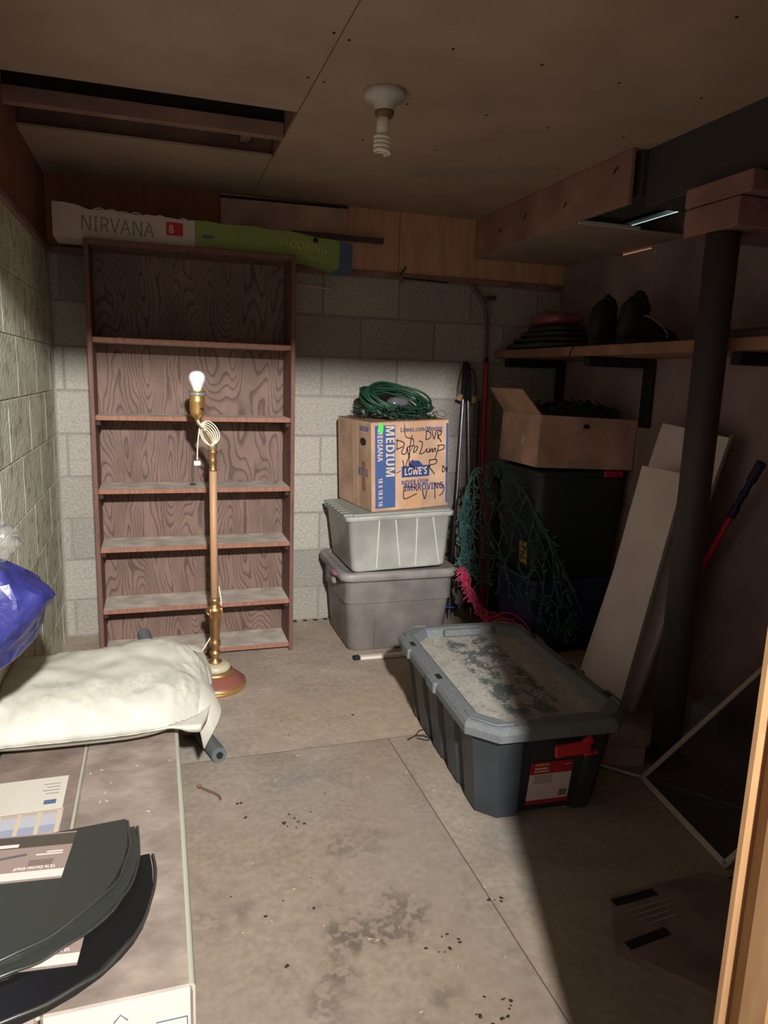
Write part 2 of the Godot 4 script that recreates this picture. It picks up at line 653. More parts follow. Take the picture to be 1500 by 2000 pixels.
	M.pole_red = mat(c8(196, 34, 44), 0.45)
	M.conduit = mat(c8(120, 98, 86), 0.5, 0.2)
	M.plank = textured(Color(1, 1, 1), 0.8, grain_image(128, 128, c8(170, 130, 108), c8(140, 100, 84), 71), null, 1.5)
	# textiles
	M.pillow = mat(Color.WHITE, 0.95)
	M.pillow.albedo_texture = pillow_image(768)
	M.pillow.normal_enabled = true
	M.pillow.normal_texture = soft_n
	M.pillow.normal_scale = 0.12
	M.hem = mat(c8(210, 206, 192), 0.95)
	M.tarp = mat(c8(46, 48, 112), 0.42)
	M.tarp.normal_enabled = true
	M.tarp.normal_texture = soft_n
	M.tarp.normal_scale = 0.6
	tri_world(M.tarp, 2.0)
	M.straw = mat(c8(206, 190, 190), 0.6)
	M.foam = mat(c8(92, 98, 98), 0.9)
	M.grey_cloth = mat(c8(116, 106, 100), 0.95)
	# cartons on the left
	M.carton_top = textured(c8(172, 156, 144), 0.55, mott, soft_n, 1.2, 0.35)
	M.carton_top2 = textured(c8(152, 135, 124), 0.55, mott, soft_n, 1.2, 0.35)
	M.wrap_green = mat(c8(176, 178, 158), 0.3)
	M.wrap = mat(c8(196, 192, 178), 0.25)
	M.carton_white = mat(c8(208, 203, 190), 0.6)
	M.ink_slate = mat(c8(84, 104, 130), 0.7)
	M.picture = mat(Color.WHITE, 0.5)
	M.picture.albedo_texture = picture_image()
	M.black_gloss = mat(c8(54, 56, 52), 0.3)
	M.black_gloss.clearcoat_enabled = true
	M.black_gloss.clearcoat = 0.4
	M.black_gloss2 = mat(c8(26, 26, 26), 0.3)
	M.card = mat(c8(150, 132, 124), 0.5)
	M.card_dark = mat(c8(80, 72, 64), 0.5)
	M.card_white = mat(c8(220, 208, 200), 0.5)
	# high carton
	M.nir_white = mat(c8(200, 184, 176), 0.6)
	M.nir_green = mat(c8(130, 148, 78), 0.6)
	M.nir_blue = mat(c8(74, 94, 126), 0.6)
	M.nir_red = mat(c8(186, 42, 48), 0.6)
	M.nir_text = mat(c8(128, 124, 100), 0.7)
	M.nir_pale = mat(c8(176, 184, 120), 0.7)
	M.scrap = textured(c8(236, 206, 186), 0.9, mott, null, 0.8)
	M.track = mat(c8(96, 84, 84), 0.5, 0.3)
	# right hand side
	M.boot = mat(c8(24, 23, 27), 0.7)
	M.boot_sole = mat(c8(44, 44, 48), 0.8)
	M.lace = mat(c8(170, 160, 120), 0.7)
	M.bag_dark = mat(c8(48, 54, 54), 0.35)
	M.bag_red = mat(c8(142, 34, 42), 0.4)
	M.frame = mat(c8(180, 172, 164), 0.5)
	M.screen = mat(Color(0.10, 0.10, 0.12, 0.70), 0.7)
	M.screen.transparency = BaseMaterial3D.TRANSPARENCY_ALPHA
	M.greybox = mat(c8(128, 128, 132), 0.8)
	M.rust = mat(c8(112, 82, 62), 0.8)
	M.twig = mat(c8(38, 32, 26), 0.9)
	M.dropping = mat(c8(46, 38, 32), 0.9)
	M.chip = mat(c8(206, 192, 160), 0.8)
	M.white_wood = mat(c8(224, 212, 200), 0.7)
	M.grip = mat(c8(34, 36, 70), 0.6)
	M.tube_glow = mat(c8(220, 240, 240), 0.5)
	M.tube_glow.emission_enabled = true
	M.tube_glow.emission = c8(214, 244, 240)
	M.tube_glow.emission_energy_multiplier = 1.2
	M.leak_glow = mat(c8(240, 210, 190), 0.5)
	M.leak_glow.emission_enabled = true
	M.leak_glow.emission = c8(255, 196, 160)
	M.leak_glow.emission_energy_multiplier = 0.6
	M.lamp_glow = mat(c8(255, 250, 240), 0.3)
	M.lamp_glow.emission_enabled = true
	M.lamp_glow.emission = c8(255, 240, 220)
	M.lamp_glow.emission_energy_multiplier = 6.0

# ------------------------------------------------------------------ the scene
const LEFT := -0.47
const BACK := -3.92
const RIGHT := 2.33
const CEIL := 2.285
const LAMP_AT := Vector3(0.13, 2.41, 1.14)

func _ready() -> void:
	rng.seed = 7
	camera_and_light()
	make_materials()
	shell()
	ceiling()
	soffit()
	bookshelf()
	floor_lamp()
	lamp_holder()
	left_pile()
	stack_middle()
	tough_tote()
	corner_tools()
	net_lights()
	right_stack()
	right_shelf()
	boards_and_post()
	screen_and_floor()
	top_carton()
	small_things()

func camera_and_light() -> void:
	var cam := Camera3D.new()
	cam.name = "camera"
	cam.fov = rad_to_deg(2.0 * atan(1000.0 / 1400.0))
	cam.near = 0.02
	cam.far = 60.0
	# columns: the camera's right, up and back axes in the room
	cam.transform = Transform3D(Basis(Vector3(0.95317, 0.03245, 0.30068), Vector3(0.02516, 0.98227, -0.18576), Vector3(-0.30138, 0.18462, 0.93546)).orthonormalized(), Vector3(0, 1.40, 0))
	add_child(cam)
	cam.current = true
	var we := WorldEnvironment.new()
	we.name = "environment"
	var e := Environment.new()
	e.background_mode = Environment.BG_COLOR
	e.background_color = Color(0.02, 0.02, 0.025)
	e.tonemap_mode = Environment.TONE_MAPPER_LINEAR
	e.tonemap_exposure = 1.0
	e.sdfgi_enabled = true
	e.ssao_enabled = true
	e.ssil_enabled = true
	we.environment = e
	add_child(we)
	# the bulb of the room behind the doorway lights everything: bare all round, plus an added beam that lifts the far end and left wall
	var l := OmniLight3D.new()
	l.name = "bulb_light"
	l.position = LAMP_AT
	l.light_color = Color(1.0, 0.985, 0.965)
	l.light_energy = 7.2
	l.light_size = 0.06
	l.omni_range = 14.0
	l.omni_attenuation = 2.0
	l.shadow_enabled = true
	add_child(l)
	var sp := SpotLight3D.new()
	sp.name = "added_beam"
	sp.position = LAMP_AT
	sp.light_color = Color(1.0, 0.985, 0.965)
	sp.light_energy = 22.5
	sp.light_size = 0.06
	sp.spot_range = 14.0
	sp.spot_attenuation = 2.0
	sp.spot_angle = 38.0
	sp.spot_angle_attenuation = 1.0
	sp.shadow_enabled = true
	add_child(sp)
	sp.look_at_from_position(LAMP_AT, Vector3(-0.26, 0.55, -3.9), Vector3.UP)

func block_wall(w: Node3D, along: Vector3, from: Vector3, length: float, out: Vector3, prefix: String, offset: float, side: bool) -> void:
	# courses of concrete blocks, half-bond, up to the sill
	var h := 0.2175
	var bl := 0.434
	for course in 9:
		var y0 := -0.02 + h * course
		var x := offset + (bl * 0.5 if course % 2 == 1 else 0.0)
		while x > 0.0:
			x -= bl
		while x < length:
			var a := maxf(x, 0.0)
			var b := minf(x + bl, length)
			if b - a > 0.02:
				var lo := maxf(y0, 0.0)
				var hi := y0 + h
				var gap := 0.004 if side else 0.008
				var s := Vector3(b - a - gap, hi - lo - gap, 0.10)
				if absf(along.z) > 0.5:
					s = Vector3(0.10, s.y, s.x)
				var proud := rng.randf_range(-0.0003, 0.0003) if side else rng.randf_range(-0.0015, 0.002)
				var c := from + along * ((a + b) * 0.5) + Vector3.UP * ((lo + hi) * 0.5) - out * (0.05 - proud)
				part("block", box(s.snapped(Vector3(0.001, 0.001, 0.001)), 0.0015 if side else 0.004), M["%s%d" % [prefix, rng.randi() % 4]], w, c)
			x += bl

func shell() -> void:
	# floor: concrete slabs parted by two thin joints
	var f := struct("floor")
	slab("slab", Vector3(LEFT - 0.3, -0.12, BACK - 0.2), Vector3(RIGHT + 0.1, 0, -2.4785), M.concrete_back_lifted, f, 0.0)
	slab("slab", Vector3(LEFT - 0.3, -0.12, -2.4755), Vector3(0.8435, 0, -0.62), M.concrete, f, 0.0)
	slab("slab", Vector3(0.8475, -0.12, -2.4755), Vector3(RIGHT + 0.1, 0, -0.62), M.concrete, f, 0.0)
	slab("slab", Vector3(-2.2, -0.12, -0.618), Vector3(2.6, 0, 3.2), M.concrete, f, 0.0)
	slab("subfloor", Vector3(-2.3, -0.2, BACK - 0.2), Vector3(2.7, -0.10, 3.3), M.concrete_dark, f, 0.0)
	slab("joint_filler", Vector3(LEFT, -0.06, -2.4785), Vector3(RIGHT, 0.0002, -2.4755), M.joint, f, 0.0)
	slab("joint_filler", Vector3(0.8435, -0.06, -2.4755), Vector3(0.8475, 0.0002, -0.62), M.joint, f, 0.0)
	# back wall
	var w := struct("wall_back")
	slab("mortar_bed", Vector3(LEFT - 0.2, -0.05, BACK - 0.2), Vector3(RIGHT + 0.2, 1.94, BACK - 0.0025), M.mortar, w, 0.0)
	block_wall(w, Vector3.RIGHT, Vector3(LEFT, 0, BACK), RIGHT - LEFT, Vector3(0, 0, 1), "block", 0.047, false)
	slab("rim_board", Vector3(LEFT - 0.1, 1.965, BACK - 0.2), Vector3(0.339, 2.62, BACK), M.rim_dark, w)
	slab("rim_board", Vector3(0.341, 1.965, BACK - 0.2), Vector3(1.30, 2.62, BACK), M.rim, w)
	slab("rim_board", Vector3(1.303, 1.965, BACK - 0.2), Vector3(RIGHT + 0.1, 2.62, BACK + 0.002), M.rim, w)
	slab("sill_plate", Vector3(LEFT, 1.936, BACK - 0.1), Vector3(RIGHT, 1.964, BACK + 0.018), M.sill, w)
	# left wall
	var lw := struct("wall_left")
	slab("mortar_bed", Vector3(LEFT - 0.2, -0.05, BACK - 0.2), Vector3(LEFT - 0.0025, 1.94, -0.5), M.mortar_stained, lw, 0.0)
	block_wall(lw, Vector3(0, 0, 1), Vector3(LEFT, 0, BACK), 3.3, Vector3(1, 0, 0), "sideblock", 0.13, true)
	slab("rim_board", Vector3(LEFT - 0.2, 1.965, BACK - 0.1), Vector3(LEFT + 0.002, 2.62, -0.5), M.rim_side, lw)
	slab("sill_plate", Vector3(LEFT - 0.1, 1.936, BACK), Vector3(LEFT + 0.016, 1.964, -0.5), M.sill, lw)
	# right wall: sheets of hardboard with slots left open under and over the soffit
	var r := struct("wall_right")
	var zs := [BACK, -3.07, -2.12, -1.10, -0.5]
	for i in 4:
		slab("hardboard_panel", Vector3(RIGHT, -0.02, zs[i] + 0.002), Vector3(RIGHT + 0.03, 2.06, zs[i + 1] - 0.002), [M.hardboard, M.hardboard2, M.hardboard3, M.hardboard][i], r)
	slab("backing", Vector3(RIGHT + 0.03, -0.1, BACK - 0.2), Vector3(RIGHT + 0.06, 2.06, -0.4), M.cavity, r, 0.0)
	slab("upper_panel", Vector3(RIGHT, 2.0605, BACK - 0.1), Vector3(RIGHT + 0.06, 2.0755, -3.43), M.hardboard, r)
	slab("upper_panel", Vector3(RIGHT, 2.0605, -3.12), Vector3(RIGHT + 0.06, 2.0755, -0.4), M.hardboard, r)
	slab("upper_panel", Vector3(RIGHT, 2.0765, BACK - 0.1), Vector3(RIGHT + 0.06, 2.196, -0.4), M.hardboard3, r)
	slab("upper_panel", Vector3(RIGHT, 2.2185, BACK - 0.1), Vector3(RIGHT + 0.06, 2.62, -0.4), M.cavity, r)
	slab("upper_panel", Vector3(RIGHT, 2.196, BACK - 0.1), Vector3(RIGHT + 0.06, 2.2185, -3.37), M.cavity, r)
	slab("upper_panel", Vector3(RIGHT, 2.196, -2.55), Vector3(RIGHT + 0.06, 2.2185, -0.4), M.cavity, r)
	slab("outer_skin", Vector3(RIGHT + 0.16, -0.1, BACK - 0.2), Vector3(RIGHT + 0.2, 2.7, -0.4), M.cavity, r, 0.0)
	# front wall with the doorway
	var fw := struct("wall_front")
	slab("panel", Vector3(-2.3, -0.05, -0.62), Vector3(-0.34, 2.62, -0.50), M.outer, fw)
	slab("panel", Vector3(0.735, -0.05, -0.62), Vector3(2.7, 2.62, -0.50), M.outer, fw)
	slab("header", Vector3(-0.34, 2.075, -0.62), Vector3(0.735, 2.62, -0.50), M.outer, fw)
	slab("jamb_board", Vector3(-0.34, 0, -0.62), Vector3(-0.305, 2.075, -0.49), M.jamb, fw)
	# near jamb, seen at the right edge of the picture: stud, groove, stop
	var d := struct("door_1", "raw timber jamb and stop of the open doorway in the foreground", "doorway")
	slab("jamb_stud", Vector3(0.672, 0, -0.622), Vector3(0.735, 2.075, -0.610), M.jamb, d, 0.0025)
	slab("jamb_groove", Vector3(0.686, 0, -0.610), Vector3(0.735, 2.075, -0.586), M.jamb, d, 0.001)
	slab("door_stop", Vector3(0.672, 0, -0.586), Vector3(0.735, 2.075, -0.545), M.jamb, d, 0.003)
	slab("jamb_board", Vector3(0.695, 0, -0.545), Vector3(0.735, 2.075, -0.48), M.jamb, d, 0.002)
	# the room behind the camera
	var o := struct("wall_outer")
	slab("panel", Vector3(-2.3, -0.05, -0.5), Vector3(-2.2, 2.62, 3.3), M.outer, o, 0.0)
	slab("panel", Vector3(2.6, -0.05, -0.5), Vector3(2.7, 2.62, 3.3), M.outer, o, 0.0)
	slab("panel", Vector3(-2.3, -0.05, 3.2), Vector3(2.7, 2.62, 3.3), M.outer, o, 0.0)
	# its bare bulb on a cord
	var b := thing("pendant_bulb", "bare lit bulb hanging on a cord in the room behind the doorway", "light", LAMP_AT)
	part("bulb", lathe([Vector2(0.0, -0.04), Vector2(0.022, -0.034), Vector2(0.032, -0.012), Vector2(0.030, 0.010), Vector2(0.016, 0.036), Vector2(0.013, 0.05), Vector2(0.0, 0.05)], 16), M.lamp_glow, b)
	part("socket", lathe([Vector2(0.0, 0.045), Vector2(0.017, 0.05), Vector2(0.017, 0.09), Vector2(0.0, 0.10)], 12), M.black, b)
	part("cord", tube([Vector3(0, 0.095, 0), Vector3(0, 0.15, 0)], 0.003, 6), M.cord_white, b)

func ceiling() -> void:
	var c := struct("ceiling")
	var t := 0.013
	# boards left of the seam, with the opening cut through them
	slab("drywall_panel", Vector3(LEFT, CEIL, -2.650), Vector3(0.494, CEIL + t, -0.62), M.drywall, c, 0.0015)
	slab("drywall_panel", Vector3(LEFT, CEIL, BACK), Vector3(0.494, CEIL + t, -3.205), M.drywall2, c, 0.0015)
	# boards right of the seam
	slab("drywall_panel", Vector3(0.497, CEIL, BACK), Vector3(1.82, CEIL + t, -0.62), M.drywall, c, 0.0015)
	# joists and deck above
	slab("joist", Vector3(LEFT - 0.1, CEIL - 0.004, -2.965), Vector3(0.495, 2.335, -2.925), M.joist, c)
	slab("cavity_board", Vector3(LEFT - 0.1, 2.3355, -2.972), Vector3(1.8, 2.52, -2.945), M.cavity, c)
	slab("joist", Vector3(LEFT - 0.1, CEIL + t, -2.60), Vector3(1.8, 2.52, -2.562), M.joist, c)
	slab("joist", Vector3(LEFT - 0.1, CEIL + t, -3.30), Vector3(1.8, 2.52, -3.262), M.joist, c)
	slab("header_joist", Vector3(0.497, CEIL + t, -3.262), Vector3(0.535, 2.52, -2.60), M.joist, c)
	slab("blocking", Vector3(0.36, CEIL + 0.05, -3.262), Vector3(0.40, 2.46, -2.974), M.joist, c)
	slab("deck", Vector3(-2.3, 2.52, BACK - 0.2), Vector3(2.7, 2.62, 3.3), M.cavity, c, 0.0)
	# screws beside the seam
	for k in 9:
		var z := -0.9 - k * 0.29
		if z < -2.6 and z > -3.25:
			continue
		for s in [-0.022, 0.026]:
			part("screw", lathe([Vector2(0.0, -0.002), Vector2(0.004, -0.0015), Vector2(0.005, 0.0), Vector2(0.0, 0.001)], 8), M.screw, c, Vector3(0.495 + s + rng.randf_range(-0.006, 0.006), CEIL, z + rng.randf_range(-0.03, 0.03)))
	for k in 4:
		for j in 4:
			part("screw", lathe([Vector2(0.0, -0.002), Vector2(0.004, -0.0015), Vector2(0.005, 0.0), Vector2(0.0, 0.001)], 8), M.screw, c, Vector3(0.80 + 0.28 * k + rng.randf_range(-0.02, 0.02), CEIL, -1.6 - 0.42 * j + rng.randf_range(-0.02, 0.02)))

func soffit() -> void:
	var s := struct("trim_1", "boxed soffit of brown board and drywall under the ceiling at the right", "soffit")
	slab("face_board", Vector3(1.75, 2.085, BACK), Vector3(1.768, CEIL - 0.001, -2.51), M.soffit_board, s)
	slab("underside_panel", Vector3(1.752, 2.078, BACK), Vector3(RIGHT, 2.084, -2.875), M.drywall2, s, 0.001)
	slab("corner_bead", Vector3(1.76, 2.0775, -2.8745), Vector3(2.07, 2.092, -2.858), M.gypsum, s, 0.001)
	for p in [[2.165, -3.62], [2.185, -3.35], [2.165, -2.98], [2.22, -2.62]]:
		part("nail", tube([Vector3(0, 0, 0), Vector3(-0.012, 0.012, 0.04)], 0.0025, 5), M.screw, s, Vector3(1.749, p[0], p[1]))
	var b := struct("trim_2", "dark steel beam above the post", "beam")
	slab("beam", Vector3(1.82, 2.075, -2.505), Vector3(2.02, 2.47, -0.64), M.beam, b, 0.004)
	slab("beam_end", Vector3(1.80, 2.115, BACK + 0.05), Vector3(2.0, 2.47, -2.51), M.beam, b, 0.004)
	# tube glowing beyond the upper slot of the right wall, added glow in the lower
	var t := thing("slot_glow", "cold white fluorescent tube shining through the slot above the soffit", "light", Vector3(RIGHT + 0.055, 2.206, -2.98))
	part("tube", tube([Vector3(0, 0, -0.42), Vector3(0, 0, 0.40)], 0.0105, 10), M.tube_glow, t)
	part("end_cap", tube([Vector3(0, 0, 0.40), Vector3(0, 0, 0.42)], 0.0108, 10), M.silver, t)
	part("end_cap", tube([Vector3(0, 0, -0.44), Vector3(0, 0, -0.42)], 0.0108, 10), M.silver, t)
	var al := OmniLight3D.new()
	al.name = "tube_light"
	al.position = Vector3(RIGHT + 0.03, 2.206, -2.98)
	al.light_energy = 0.02
	al.light_color = Color(0.84, 0.96, 0.94)
	al.light_size = 0.01
	al.omni_range = 8.0
	al.omni_attenuation = 2.0
	al.shadow_enabled = true
	add_child(al)
	var t2 := thing("slot_glow", "added warm glow strip for the light leaking through the crack below the soffit", "light", Vector3(RIGHT + 0.045, 2.068, -3.275))
	part("tube", tube([Vector3(0, 0, -0.13), Vector3(0, 0, 0.13)], 0.006, 8), M.leak_glow, t2)  # added glowing strip stands in for light leaking through the gap

func bookshelf() -> void:
	var x0 := -0.275
	var x1 := 0.648
	var zf := -3.47
	var zb := -3.72
	var t := thing("bookcase", "tall reddish brown plywood bookcase with dusty empty shelves against block wall", "bookcase", Vector3((x0 + x1) * 0.5, 0, -3.595))
	var cx := (x0 + x1) * 0.5
	slab("side_panel", Vector3(x0, 0, zb), Vector3(x0 + 0.02, 1.945, zf), M.shelf_side, t)
	slab("side_panel", Vector3(x1 - 0.02, 0, zb), Vector3(x1, 1.945, zf), M.shelf_side, t)
	slab("top_board", Vector3(x0 + 0.02, 1.922, zb), Vector3(x1 - 0.02, 1.945, zf), M.shelf_side, t)
	var st := begin()
	quad(st, Vector3(x0 + 0.02, 0, -3.70), Vector3(x1 - 0.02, 0, -3.70), Vector3(x1 - 0.02, 1.945, -3.70), Vector3(x0 + 0.02, 1.945, -3.70), 4294967295, Vector2(0, 1), Vector2(1, 1), Vector2(1, 0), Vector2(0, 0))
	quad(st, Vector3(x1 - 0.02, 0, -3.712), Vector3(x0 + 0.02, 0, -3.712), Vector3(x0 + 0.02, 1.945, -3.712), Vector3(x1 - 0.02, 1.945, -3.712))
	part("back_panel", finish(st), M.shelf_back, t, -t.position)
	var tops := [1.534, 1.190, 0.853, 0.576, 0.277, 0.045]
	for i in tops.size():
		var y: float = tops[i]
		var b := slab("shelf", Vector3(x0 + 0.021, y - 0.020, -3.698), Vector3(x1 - 0.021, y - 0.001, zf - 0.004), M.dust, t, 0.001)
		b.set_meta("label", "dusty shelf board")
		part("front_edge", box(Vector3(x1 - x0 - 0.042, 0.021, 0.004), 0.001), M.shelf_edge, b, Vector3(0, 0, (zf - 0.004 + 3.698) * 0.5 + 0.002))
		if i > 0 and i < 5:
			slab("cleat", Vector3(x0 + 0.021, y - 0.046, -3.69), Vector3(x0 + 0.040, y - 0.021, zf - 0.02), M.darkwood, t)
			slab("cleat", Vector3(x1 - 0.040, y - 0.046, -3.69), Vector3(x1 - 0.021, y - 0.021, zf - 0.02), M.darkwood, t)
	# little things left on the shelves
	var sk := part("skewer", tube([Vector3(0.28, 0.857, -3.63), Vector3(0.47, 0.859, -3.655)], 0.0018, 5), M.silver, self)
	sk.name = "wire_pin"
	tag(sk, "thin wire pin with pale head lying on the third bookcase shelf", "pin")
	var nl := part("small_nail", tube([Vector3(0.565, 0.855, -3.60), Vector3(0.59, 0.872, -3.58)], 0.0022, 5), M.rust, self)
	nl.name = "shelf_nail"
	tag(nl, "small rusty nail at the right end of the third bookcase shelf", "nail")

func floor_lamp() -> void:
	var t := thing("floor_lamp", "old brass floor lamp without shade and with a white cord in front of the bookcase", "lamp", Vector3(0.232, 0, -3.13))
	# base: copper skirt, brass rings, onyx disc
	part("base", lathe([Vector2(0.0, 0.0), Vector2(0.128, 0.0), Vector2(0.134, 0.006), Vector2(0.133, 0.028), Vector2(0.126, 0.034), Vector2(0.118, 0.040), Vector2(0.094, 0.060), Vector2(0.074, 0.066), Vector2(0.0, 0.066)], 48), M.copper, t)
	part("brass_ring", lathe([Vector2(0.126, 0.0), Vector2(0.137, 0.003), Vector2(0.138, 0.010), Vector2(0.1345, 0.014), Vector2(0.137, 0.019), Vector2(0.135, 0.026), Vector2(0.128, 0.029)], 48), M.brass, t)
	part("brass_ring", lathe([Vector2(0.070, 0.062), Vector2(0.082, 0.066), Vector2(0.083, 0.073), Vector2(0.077, 0.078), Vector2(0.073, 0.082), Vector2(0.070, 0.084)], 40), M.brass, t)
	part("onyx_disc", lathe([Vector2(0.0, 0.080), Vector2(0.066, 0.080), Vector2(0.068, 0.090), Vector2(0.066, 0.104), Vector2(0.050, 0.112), Vector2(0.0, 0.112)], 40), M.onyx, t)
	# lower urn of brass
	part("lower_stem", lathe([Vector2(0.0, 0.110), Vector2(0.028, 0.112), Vector2(0.030, 0.118), Vector2(0.016, 0.126), Vector2(0.014, 0.140), Vector2(0.026, 0.152), Vector2(0.024, 0.164), Vector2(0.015, 0.172), Vector2(0.020, 0.182), Vector2(0.026, 0.196), Vector2(0.024, 0.214), Vector2(0.019, 0.224), Vector2(0.021, 0.232), Vector2(0.022, 0.30), Vector2(0.026, 0.345), Vector2(0.034, 0.356), Vector2(0.036, 0.366), Vector2(0.022, 0.376), Vector2(0.018, 0.392), Vector2(0.024, 0.402), Vector2(0.022, 0.412), Vector2(0.016, 0.418), Vector2(0.0, 0.42)], 28), M.brass_dull, t)
	for a in [0.6, 2.2, 3.6, 5.2]:
		part("scroll", tube(smooth_path([Vector3(cos(a) * 0.024, 0.33, sin(a) * 0.024), Vector3(cos(a) * 0.036, 0.345, sin(a) * 0.036), Vector3(cos(a) * 0.034, 0.37, sin(a) * 0.034), Vector3(cos(a) * 0.024, 0.362, sin(a) * 0.024)], 4), 0.005, 6), M.brass, t)
	part("pole", lathe([Vector2(0.0, 0.41), Vector2(0.0165, 0.412), Vector2(0.0165, 0.985), Vector2(0.0, 0.987)], 20), M.candle, t)
	part("upper_collar", lathe([Vector2(0.0, 0.980), Vector2(0.018, 0.982), Vector2(0.018, 0.990), Vector2(0.013, 0.996), Vector2(0.018, 1.004), Vector2(0.013, 1.012), Vector2(0.019, 1.018), Vector2(0.016, 1.030), Vector2(0.017, 1.05), Vector2(0.022, 1.062), Vector2(0.023, 1.068), Vector2(0.0, 1.072)], 24), M.brass_dull, t)
	# crooked neck up to the socket
	part("neck", tube(smooth_path([Vector3(0, 1.062, 0), Vector3(0, 1.10, 0), Vector3(-0.015, 1.135, 0.004), Vector3(-0.038, 1.165, 0.006), Vector3(-0.058, 1.190, 0.006), Vector3(-0.060, 1.215, 0.004)], 5), 0.0105, 10), M.brass_old, t)
	part("knuckle", lathe([Vector2(0.0, 1.070), Vector2(0.017, 1.074), Vector2(0.018, 1.095), Vector2(0.015, 1.108), Vector2(0.0, 1.114)], 18), M.brass_old, t)
	part("knuckle", lathe([Vector2(0.0, -0.014), Vector2(0.013, -0.01), Vector2(0.015, 0.0), Vector2(0.013, 0.01), Vector2(0.0, 0.014)], 16), M.brass_old, t, Vector3(-0.032, 1.158, 0.01), Vector3(0, 0, 0.7))
	var s := part("socket", lathe([Vector2(0.0, 0.0), Vector2(0.012, 0.002), Vector2(0.014, 0.010), Vector2(0.024, 0.018), Vector2(0.029, 0.026), Vector2(0.031, 0.034), Vector2(0.0315, 0.075), Vector2(0.0335, 0.080), Vector2(0.0315, 0.086), Vector2(0.033, 0.118), Vector2(0.036, 0.122), Vector2(0.0, 0.124)], 28), M.brass, t, Vector3(-0.061, 1.197, 0.004))
	part("fibre_band", lathe([Vector2(0.0334, 0.104), Vector2(0.0345, 0.105), Vector2(0.0345, 0.114), Vector2(0.0334, 0.115)], 24), M.band_grey, s)
	part("switch_knob", tube([Vector3(0.012, 0.052, 0.028), Vector3(0.020, 0.050, 0.046)], 0.004, 8), M.black, s)
	part("bulb", lathe([Vector2(0.0, 0.0), Vector2(0.017, 0.002), Vector2(0.019, 0.012), Vector2(0.027, 0.028), Vector2(0.0345, 0.048), Vector2(0.0345, 0.060), Vector2(0.029, 0.073), Vector2(0.018, 0.081), Vector2(0.0, 0.085)], 28), M.bulb, t, Vector3(-0.061, 1.318, 0.004))
	# coiled cord with plug
	var st := begin()
	for k in 5:
		var o := k * 0.008
		add_tube(st, smooth_path([Vector3(-0.046, 1.186 - o * 0.2, 0.016), Vector3(-0.018 - o * 0.4, 1.195 - o, 0.024), Vector3(0.014 - o, 1.170 - o * 0.6, 0.024), Vector3(0.027 - o, 1.132, 0.024), Vector3(0.014 - o * 0.4, 1.104, 0.02), Vector3(0.002, 1.098, 0.014)], 5), 0.0026, 6)
	for k in 2:
		var o := k * 0.007
		add_tube(st, smooth_path([Vector3(-0.056 + o, 1.160, 0.018), Vector3(-0.047 + o, 1.128, 0.022), Vector3(-0.030 + o, 1.104, 0.022), Vector3(-0.008, 1.090, 0.018)], 5), 0.0026, 6)
	add_tube(st, smooth_path([Vector3(-0.055, 1.165, 0.02), Vector3(-0.063, 1.10, 0.022), Vector3(-0.066, 1.032, 0.022)], 6), 0.003, 6)
	part("cord", finish(st), M.cord_white, t)
	part("plug", box(Vector3(0.028, 0.020, 0.020), 0.003), M.plug, t, Vector3(-0.066, 1.018, 0.022))
	var tail := begin()
	add_tube(tail, smooth_path([Vector3(0.018, 0.47, 0.012), Vector3(0.026, 0.42, 0.016), Vector3(0.028, 0.385, 0.016)], 4), 0.0032, 6)
	part("cord_tail", finish(tail), M.cord_white, t)
	tail = begin()
	add_tube(tail, smooth_path([Vector3(-0.012, 0.235, -0.02), Vector3(-0.05, 0.19, 0.02), Vector3(-0.09, 0.15, 0.04)], 4), 0.0032, 6)
	part("cord_tail", finish(tail), M.cord_white, t)

func lamp_holder() -> void:
	var t := thing("ceiling_lampholder", "white porcelain ceiling lampholder with an unlit spiral bulb", "light", Vector3(0.718, CEIL, -2.36))
	part("canopy", lathe([Vector2(0.0, -0.066), Vector2(0.030, -0.064), Vector2(0.032, -0.05), Vector2(0.036, -0.034), Vector2(0.064, -0.024), Vector2(0.067, -0.012), Vector2(0.064, 0.0), Vector2(0.0, 0.0)], 32), M.porcelain, t)
	part("collar", lathe([Vector2(0.0, -0.080), Vector2(0.022, -0.078), Vector2(0.031, -0.066), Vector2(0.031, -0.055), Vector2(0.0, -0.054)], 24), M.socket_brown, t)
	var b := part("spiral_bulb", lathe([Vector2(0.0, -0.125), Vector2(0.019, -0.124), Vector2(0.021, -0.110), Vector2(0.020, -0.078), Vector2(0.0, -0.076)], 20), M.cfl, t, Vector3(-0.004, 0, 0))
	var pts := []
	for k in 97:
		var a := TAU * k / 24.0
		pts.append(Vector3(cos(a) * 0.024, -0.128 - 0.052 * k / 96.0, -sin(a) * 0.024))
	pts.append(Vector3(0.006, -0.186, 0.0))
	pts.push_front(Vector3(0.010, -0.120, 0.0))
	part("glass_spiral", tube(pts, 0.0058, 8), M.cfl, b)

